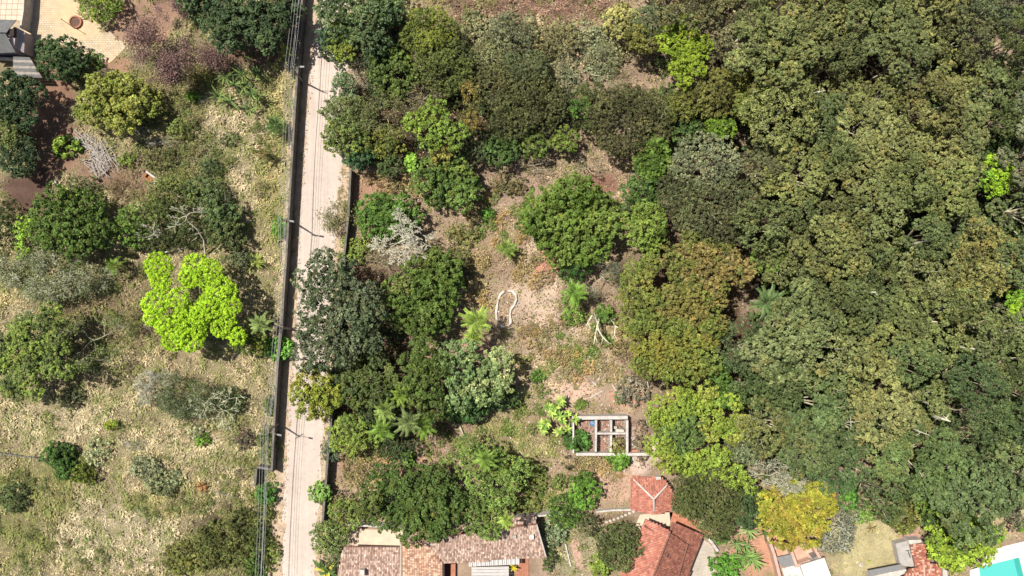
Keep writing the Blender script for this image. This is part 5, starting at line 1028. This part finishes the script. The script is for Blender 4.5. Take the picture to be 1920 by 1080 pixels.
# --- top centre and wood edge
for x, y, rx, ry, h, st_, cc, lb in ((960, 62, 50, 40, 6, 'loose', (134, 134, 104), 'pale grey green bush at the edge of the brown top field'), (920, 110, 40, 40, 6, 'loose', (130, 128, 92), 'pale olive scrub tree right of the olive dome'), (1045, 75, 46, 30, 5, 'loose', (136, 126, 92), 'brownish scrub tree below the brown top field'), (1165, 40, 34, 34, 7, 'dense', (174, 166, 104), 'pale cream flowering tree at the top'), (1225, 40, 42, 34, 9, 'loose', (112, 122, 88), 'grey green tree right of the cream flowering tree'), (1208, 72, 34, 30, 9, 'dense', (116, 112, 56), 'olive brown rounded tree beside the lime green wood tree'),
    (1000, 195, 72, 54, 9, 'fine', (96, 96, 62), 'wide dark olive brown tree in the upper middle'), (930, 165, 44, 44, 8, 'loose', (110, 108, 70), 'olive grey tree left of the wide olive brown tree'), (985, 125, 46, 40, 8, 'fine', (104, 108, 76), 'grey olive domed tree below the pale grey bush'), (1180, 225, 82, 68, 11, 'fine', (104, 100, 68), 'broad brown olive domed tree in the upper middle'), (1110, 200, 40, 50, 8, 'loose', (84, 90, 50), 'dark tree between the two olive brown domes'), (1062, 262, 26, 26, 7, 'dense', (112, 126, 54), 'yellow green clump under the olive brown domes'), (1090, 205, 24, 20, 8, 'dense', (88, 120, 52), 'bright green gap tree beside the brown dome'), (1010, 270, 36, 26, 6, 'dense', (100, 114, 56), 'yellowish clumped tree at the upper edge of the clearing'),
    (940, 275, 34, 34, 7, 'dense', (94, 118, 62), 'mid green tree at the upper left corner of the clearing'), (955, 230, 40, 34, 8, 'loose', (92, 94, 58), 'dusky tree above the corner of the clearing'), (1222, 295, 34, 46, 9, 'big', (94, 116, 46), 'glossy green big leaved tree at the wood edge'), (1200, 370, 38, 44, 9, 'dense', (80, 104, 50), 'dark green tree right of the bright mango'), (1322, 305, 66, 56, 13, 'loose', (134, 136, 106), 'pale silvery tree at the wood edge'), (1345, 395, 88, 70, 13, 'loose', (102, 104, 72), 'wide dusky grey olive tree above the russet trees'), (1270, 360, 40, 46, 12, 'fine', (94, 96, 66), 'dusky tree left of the wide grey olive tree'), (1290, 200, 40, 34, 11, 'dense', (112, 112, 54), 'olive gold clumped tree below the lime green wood tree'), (1345, 175, 52, 46, 12, 'dense', (116, 112, 58), 'olive brown tree with rounded clumps at the wood edge'), (1415, 140, 44, 44, 12, 'dense', (118, 120, 58), 'yellow olive clumped tree inside the upper wood'), (1405, 195, 40, 36, 11, 'dense', (106, 114, 54), 'olive clumped tree below the yellow olive one'), (1280, 245, 36, 24, 8, 'dense', (82, 104, 56), 'dark green low tree in the gap of the wood edge'), (1345, 240, 30, 22, 9, 'big', (112, 138, 46), 'bright green small tree in the gap of the wood edge'),
    (1340, 690, 36, 34, 10, 'dense', (98, 124, 58), 'mid green tree below the russet trees'), (1355, 740, 30, 26, 10, 'dense', (88, 120, 52), 'fresh green tree above the bright green cluster'), (1440, 490, 38, 32, 10, 'dense', (108, 124, 58), 'fresh green tree right of the russet trees')):
    tree('wood_edge_tree', lb, x, y, rx, ry, h, st_, c(*cc), c(*[v*.8 for v in cc]))
tree('lime_tree', 'spreading lime green tree with flat layers in the upper wood edge', 1278, 98, 46, 62, 11, 'spread', c(122, 138, 34), lobes=[(1275, 70, 26), (1295, 85, 22), (1250, 95, 18), (1270, 105, 26), (1300, 110, 20), (1280, 130, 22), (1262, 140, 14), (1300, 140, 14), (1240, 90, 14), (1255, 70, 18), (1310, 90, 16), (1285, 50, 20), (1275, 160, 14)], lr=1.4)
bare('dead_tree', 'bare grey branched tree above the broad brown olive dome', 1112, 128, 62, 46, 9, c(152, 144, 126), c(112, 112, 76), m=4, depth=6, rad=.11)
bare('dead_tree', 'bare pinkish tree at the upper edge of the clearing', 1103, 312, 28, 24, 4.5, c(160, 144, 132), depth=5, rad=.09)
bare('dead_tree', 'bare grey brush at the upper left edge of the clearing', 1000, 308, 44, 18, 4, c(150, 138, 124), c(110, 100, 80), m=2, depth=5, rad=.08)
# --- bottom right
tree('glossy_tree', 'large yellow green glossy tree beside the pool', 1795, 1012, 62, 54, 8, 'mango', c(138, 156, 48), c(104, 126, 48), f2=.35, lobes=[(1770, 990, 34), (1810, 985, 34), (1760, 1020, 30), (1800, 1020, 40, .4), (1835, 1010, 28), (1790, 1045, 30), (1830, 1035, 22)])
for x, y, rx, ry, h, cc, st_, lb in ((1866, 1004, 20, 17, 3, (106, 140, 50), 'dense', 'rounded green bush right of the glossy tree'), (1755, 955, 30, 36, 8, (82, 102, 54), 'dense', 'mid green tree above the glossy tree'), (1692, 965, 40, 34, 7, (130, 128, 68), 'dense', 'olive gold tree at the lower wood edge'), (1695, 985, 20, 10, 4, (88, 104, 66), 'dense', 'dark low bush above the pink paving'), (1622, 965, 24, 18, 4, (124, 152, 72), 'loose', 'light green bush at the lawn top'), (1725, 905, 26, 50, 11, (122, 146, 60), 'dense', 'bright green slim tree inside the lower wood'), (1590, 930, 18, 26, 6, (96, 140, 54), 'dense', 'fresh green tree right of the golden tree'), (1905, 975, 16, 22, 4, (126, 120, 100), 'loose', 'dry greyish bush at the right edge above the pool'), (1915, 985, 8, 10, 2, (120, 150, 56), 'loose', 'tiny bright bush at the right edge above the pool')):
    tree('garden_tree', lb, x, y, rx, ry, h, st_, c(*cc), c(*[v*.78 for v in cc]), trunk=h > 4.2)
rosette('red_plant', 'small plant with reddish drooping leaves on the lawn', 1634, 990, 14, 1.2, c(150, 130, 80), 10, cat='plant', col2=c(150, 84, 60))
rosette('yellow_plant', 'tiny yellow plant on the lawn beside the pale slab', 1631, 1053, 6, .6, c(190, 190, 60), 8, cat='plant')
for x, y, R_, lb in ((1858, 330, 36, 'vivid green tree at the right edge, upper one'), (1895, 575, 28, 'vivid green tree at the right edge, lower one')):
    tree('vivid_tree', lb, x, y, R_*.9, R_*1.1, 13, 'dense', c(136, 164, 30), c(112, 146, 40))

# the wood: copies of a few eucalyptus crowns, each its own tree
PROTO = []
def proto_set():
    for k in range(10):
        r = np.random.RandomState(500+k); st = dict(ST['euc' if k < 6 else ('fine', 'dense', 'spread', 'loose')[k-6]]); h = 14.0
        if k < 6: st['cr'] *= r.uniform(.85, 1.35)
        L_ = []
        for _ in range(700):
            R_ = r.uniform(.95, 1.9); a, q_ = r.rand()*6.283, math.sqrt(r.rand())*(5.4-R_*.6); x_, y_ = q_*math.cos(a), q_*math.sin(a)
            if all((x_-b[0])**2+(y_-b[1])**2 > (.78*(R_+b[3]))**2 for b in L_): L_.append((x_, y_, h-1.2-2.6*(q_/5.4)**2+r.randn()*.85, R_))
        q, t = crown_quads(r, L_, st, np.ones((len(L_), 3))*(1+.1*r.randn(len(L_), 1)))
        PROTO.append((quads('leaves', q, M_LEAF, t), segmesh('trunk', trunk_segs(r, L_, h, .26), M_BARK, 5)))
proto_set()
WOOD = [(1235, -70), (1990, -70), (1990, 950), (1900, 935), (1850, 915), (1800, 960), (1740, 915), (1660, 950), (1600, 915), (1560, 905), (1500, 870), (1440, 850), (1425, 760), (1385, 720), (1400, 640), (1430, 560), (1420, 450), (1440, 330), (1400, 250), (1470, 150), (1350, 90), (1330, 20), (1270, 30)]
KINDS_ = [('olive', (106, 112, 72), 'olive green eucalyptus crown in the dense wood'), ('yellow', (126, 126, 78), 'yellowish olive eucalyptus crown, paler than its neighbours in the wood'), ('grey', (106, 112, 86), 'grey green eucalyptus crown in the dense wood'), ('dark', (90, 104, 66), 'deep green eucalyptus crown in the lower part of the wood'), ('brown', (108, 104, 74), 'brownish olive crown in the left part of the wood')]
CLEAR = [(1278, 98, 88), (1858, 330, 62), (1895, 575, 58), (1440, 566, 55), (1725, 905, 45), (1795, 650, 36), (1610, 548, 34), (1765, 786, 30), (1755, 948, 58), (1692, 968, 48), (1590, 930, 34), (1462, 888, 50), (1396, 845, 40)]
def wood():
    r = np.random.RandomState(77); pts = []
    for _ in range(9000):
        x, y = r.uniform(1230, 1990), r.uniform(-70, 950)
        if not in_poly(np.array([x]), np.array([y]), WOOD)[0] or any((x-a)**2+(y-b)**2 < q*q for a, b, q in CLEAR): continue
        if all((x-a)**2+(y-b)**2 > 60**2 for a, b in pts): pts.append((x, y))
    for i, (x, y) in enumerate(pts):
        band = abs(x-(1640+.05*(y-300)))/190 + max(0, y-640)/220 + max(0, -y)/200
        v = vnoise(x, y, 90, 60)
        v += r.randn()*.2
        if band < 1.1 and v > .42+.3*max(0, band-.5): k = 1
        elif y > 640 and v > .3: k = 3
        elif x < 1520 and v > .5: k = 4
        elif v > .55: k = 2
        else: k = 0
        nm, cc, lb = KINDS_[k]; h = r.uniform(11.0, 17.5); s = r.uniform(.62, 1.3); f = (H-h*.75)/H
        root = P(x, y, h*.75); root[2] = 0
        ro = empty('eucalyptus_tree', root, lb, 'tree', nm + ' eucalyptus trees of the wood'); cr, tr = PROTO[r.randint(10)]
        col = c(*cc)*np.array((1+.05*r.randn(), 1, 1+.05*r.randn()))*r.uniform(.85, 1.12); rz = r.uniform(0, 6.28)
        for nm2, me, cl in (('crown', cr, col), ('trunk', tr, c(176, 164, 148))):
            o_ = link(nm2, me, ro, color=cl); o_.rotation_euler = (0, 0, rz); o_.scale = (s, s*r.uniform(.85, 1.15), h/14.0)
wood()
for k, (x0, y0, x1, y1, h0, h1, lb) in enumerate(((1765, 645, 1830, 655, 8, 15, 'large pale dead trunk across the right part of the wood'), (1578, 547, 1642, 548, 8, 15.5, 'pale dead trunk lying level in the middle of the wood'), (1713, 458, 1755, 448, 10, 16, 'weathered trunk in the upper right part of the wood'), (1750, 780, 1782, 790, 12, 16.5, 'short thick pale stump in the lower wood'), (1695, 798, 1742, 816, 9, 15.5, 'thin forked pale branch in the lower wood'), (1523, 175, 1548, 170, 12, 17, 'short white branch in the upper wood'), (1770, 190, 1787, 182, 12, 17, 'small white forked branch in the upper right wood'), (1594, 780, 1596, 800, 11, 16.5, 'thin upright pale branch in the lower wood'))):
    log('dead_tree', lb, [(x0, y0, h0), ((x0+x1)/2, (y0+y1)/2, (h0+h1)/2+1), (x1, y1, h1)], .3 if k < 4 else .14, (190, 180, 168))
# low scrub in the clearing, the copse floor and the left field: copies of a few bushes
SCRUB = []
for k in range(6):
    r = np.random.RandomState(700+k)
    if k < 3:
        L_ = auto_lobes(r, 1.1, 1.0, 1.1, .55, .8, .05); st = dict(ST['loose']); st.update(cr=.3, leaf=(.2, .11), m=12, k=2.0)
        q, t = crown_quads(r, L_, st, np.ones((len(L_), 3))); SCRUB.append(quads('leaves', q, M_LEAF, t))
    else:
        sg, tp, _ = bare_data(700+k, 1.1, 1.0, 1.1, 4, .05, .6, 3, .018, True); n = len(tp)*3
        pos = np.repeat(tp, 3, 0)+r.randn(n, 3)*.2; pos[:, 2] = np.maximum(pos[:, 2], .05)
        q = np.concatenate([segquads(sg, 3), leaf_quads(r, pos, norm(r.randn(n, 3)+(0, 0, .5)), (.2, .12))]); SCRUB.append(quads('leaves', q, M_LEAF, np.clip(1+.2*r.randn(len(q), 1), .5, 1.6)*np.ones((1, 3))))
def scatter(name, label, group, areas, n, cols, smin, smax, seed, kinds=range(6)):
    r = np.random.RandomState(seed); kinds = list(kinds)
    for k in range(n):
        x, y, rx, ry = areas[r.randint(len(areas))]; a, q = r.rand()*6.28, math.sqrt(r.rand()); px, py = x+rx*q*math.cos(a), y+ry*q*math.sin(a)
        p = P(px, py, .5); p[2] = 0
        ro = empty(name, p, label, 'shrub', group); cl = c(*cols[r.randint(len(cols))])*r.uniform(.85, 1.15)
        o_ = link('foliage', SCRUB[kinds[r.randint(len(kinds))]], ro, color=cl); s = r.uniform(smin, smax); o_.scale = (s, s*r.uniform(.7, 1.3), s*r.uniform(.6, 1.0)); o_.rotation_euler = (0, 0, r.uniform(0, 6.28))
scatter('dry_bush', 'small dry brown or orange leaved bush in the clearing', 'dry bushes of the clearing', [(930, 430, 60, 70), (900, 540, 26, 50), (1000, 500, 40, 40), (1040, 640, 60, 50), (1110, 690, 80, 40), (1060, 600, 50, 40), (980, 640, 30, 50), (1100, 870, 50, 20), (750, 345, 60, 14), (1120, 890, 40, 30), (690, 880, 60, 30), (1150, 650, 40, 40)], 150, [(176, 146, 108), (182, 156, 118), (150, 128, 102), (134, 122, 84), (160, 144, 108), (186, 152, 104)], .7, 1.5, 1)
scatter('field_edge_scrub', 'pale grey olive scrub bush between copse and brown top field', 'scrub bushes at the brown field edge', [(930, 95, 40, 40), (1050, 110, 90, 40), (1010, 80, 60, 24), (1130, 85, 60, 34), (885, 75, 24, 30), (1010, 140, 60, 40), (740, 15, 40, 20)], 110, [(150, 142, 112), (138, 132, 96), (160, 140, 116), (124, 124, 88), (146, 150, 120)], 1.2, 2.6, 9)
scatter('green_weed', 'small olive green weed clump in the clearing', 'green weeds of the clearing', [(960, 830, 80, 50), (1000, 760, 50, 40), (940, 400, 60, 60), (1060, 690, 90, 50), (1010, 920, 50, 40), (1090, 640, 50, 50), (830, 840, 40, 30), (700, 850, 60, 16)], 110, [(130, 138, 74), (116, 124, 70), (146, 146, 88), (112, 132, 64)], .5, 1.2, 2, (0, 1, 2))
scatter('field_scrub', 'small olive scrub bush in the dry left field', 'scrub bushes of the left field', [(380, 300, 70, 40), (300, 290, 60, 30), (330, 330, 50, 20), (250, 560, 70, 60), (60, 960, 90, 80), (430, 1020, 80, 60), (340, 950, 90, 30), (490, 200, 40, 160), (380, 200, 50, 50), (250, 650, 90, 70), (460, 900, 30, 60), (120, 1040, 100, 40)], 190, [(126, 130, 76), (140, 138, 84), (112, 118, 70), (150, 140, 100), (136, 122, 96), (120, 130, 82)], .5, 1.3, 3)
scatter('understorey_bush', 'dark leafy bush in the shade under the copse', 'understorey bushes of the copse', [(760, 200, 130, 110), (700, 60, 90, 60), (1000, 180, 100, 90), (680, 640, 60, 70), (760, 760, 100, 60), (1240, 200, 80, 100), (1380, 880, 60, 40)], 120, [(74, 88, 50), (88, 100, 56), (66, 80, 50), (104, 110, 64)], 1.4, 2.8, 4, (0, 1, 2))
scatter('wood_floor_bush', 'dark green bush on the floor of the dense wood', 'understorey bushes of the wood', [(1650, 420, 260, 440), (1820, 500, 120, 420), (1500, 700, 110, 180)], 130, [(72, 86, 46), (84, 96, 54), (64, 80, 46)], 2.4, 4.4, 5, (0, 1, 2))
scatter('verge_weed', 'small dry weed clump on the road verge', 'weeds along the road verges', [(560, 250, 6, 110), (548, 500, 5, 110), (525, 850, 8, 60), (517, 1000, 6, 80), (640, 350, 8, 40), (612, 850, 6, 50)], 70, [(176, 156, 112), (150, 146, 92), (190, 168, 130)], .25, .6, 6)

bare('brush_pile', 'flat grey heap of dry brush in the lower left field', 255, 838, 24, 10, .9, c(150, 140, 136), depth=5, rad=.05, low=True, cat='brush pile')
bare('brush_pile', 'grey heap of dry brush beside the tiny bright shrub and the purple tree', 388, 182, 20, 10, .9, c(160, 148, 144), depth=5, rad=.05, low=True, cat='brush pile')
bare('brush_pile', 'pinkish grey heap of brush left of the lime tree foot', 285, 610, 16, 12, 1.0, c(150, 134, 132), depth=5, rad=.05, low=True, cat='brush pile')
bare('brush_pile', 'grey brown heap of brush above the brick box', 300, 262, 34, 12, 1.0, c(150, 140, 136), depth=5, rad=.05, low=True, cat='brush pile')
rosette('dead_palm', 'dry orange brown palm stump on the overgrown slab fence', 378, 912, 16, 1.2, c(176, 120, 72), 22, cat='palm stump', col2=c(96, 62, 40))

for nm, sd, pl in (('left', 21, [(x-4, y) for x, y in ROAD_L]+[(x+5, y) for x, y in ROAD_L[::-1]]), ('right', 22, [(x-6, y) for x, y in ROAD_R]+[(x+5, y) for x, y in ROAD_R[::-1]])):
    props(rubble('loose_gravel', 420, pl, [flat(224, 200, 176), flat(190, 164, 136), flat(206, 190, 170)], None, sd, .06, .26, .12), 'loose stones and clods along the %s edge of the road' % nm, kind='stuff')
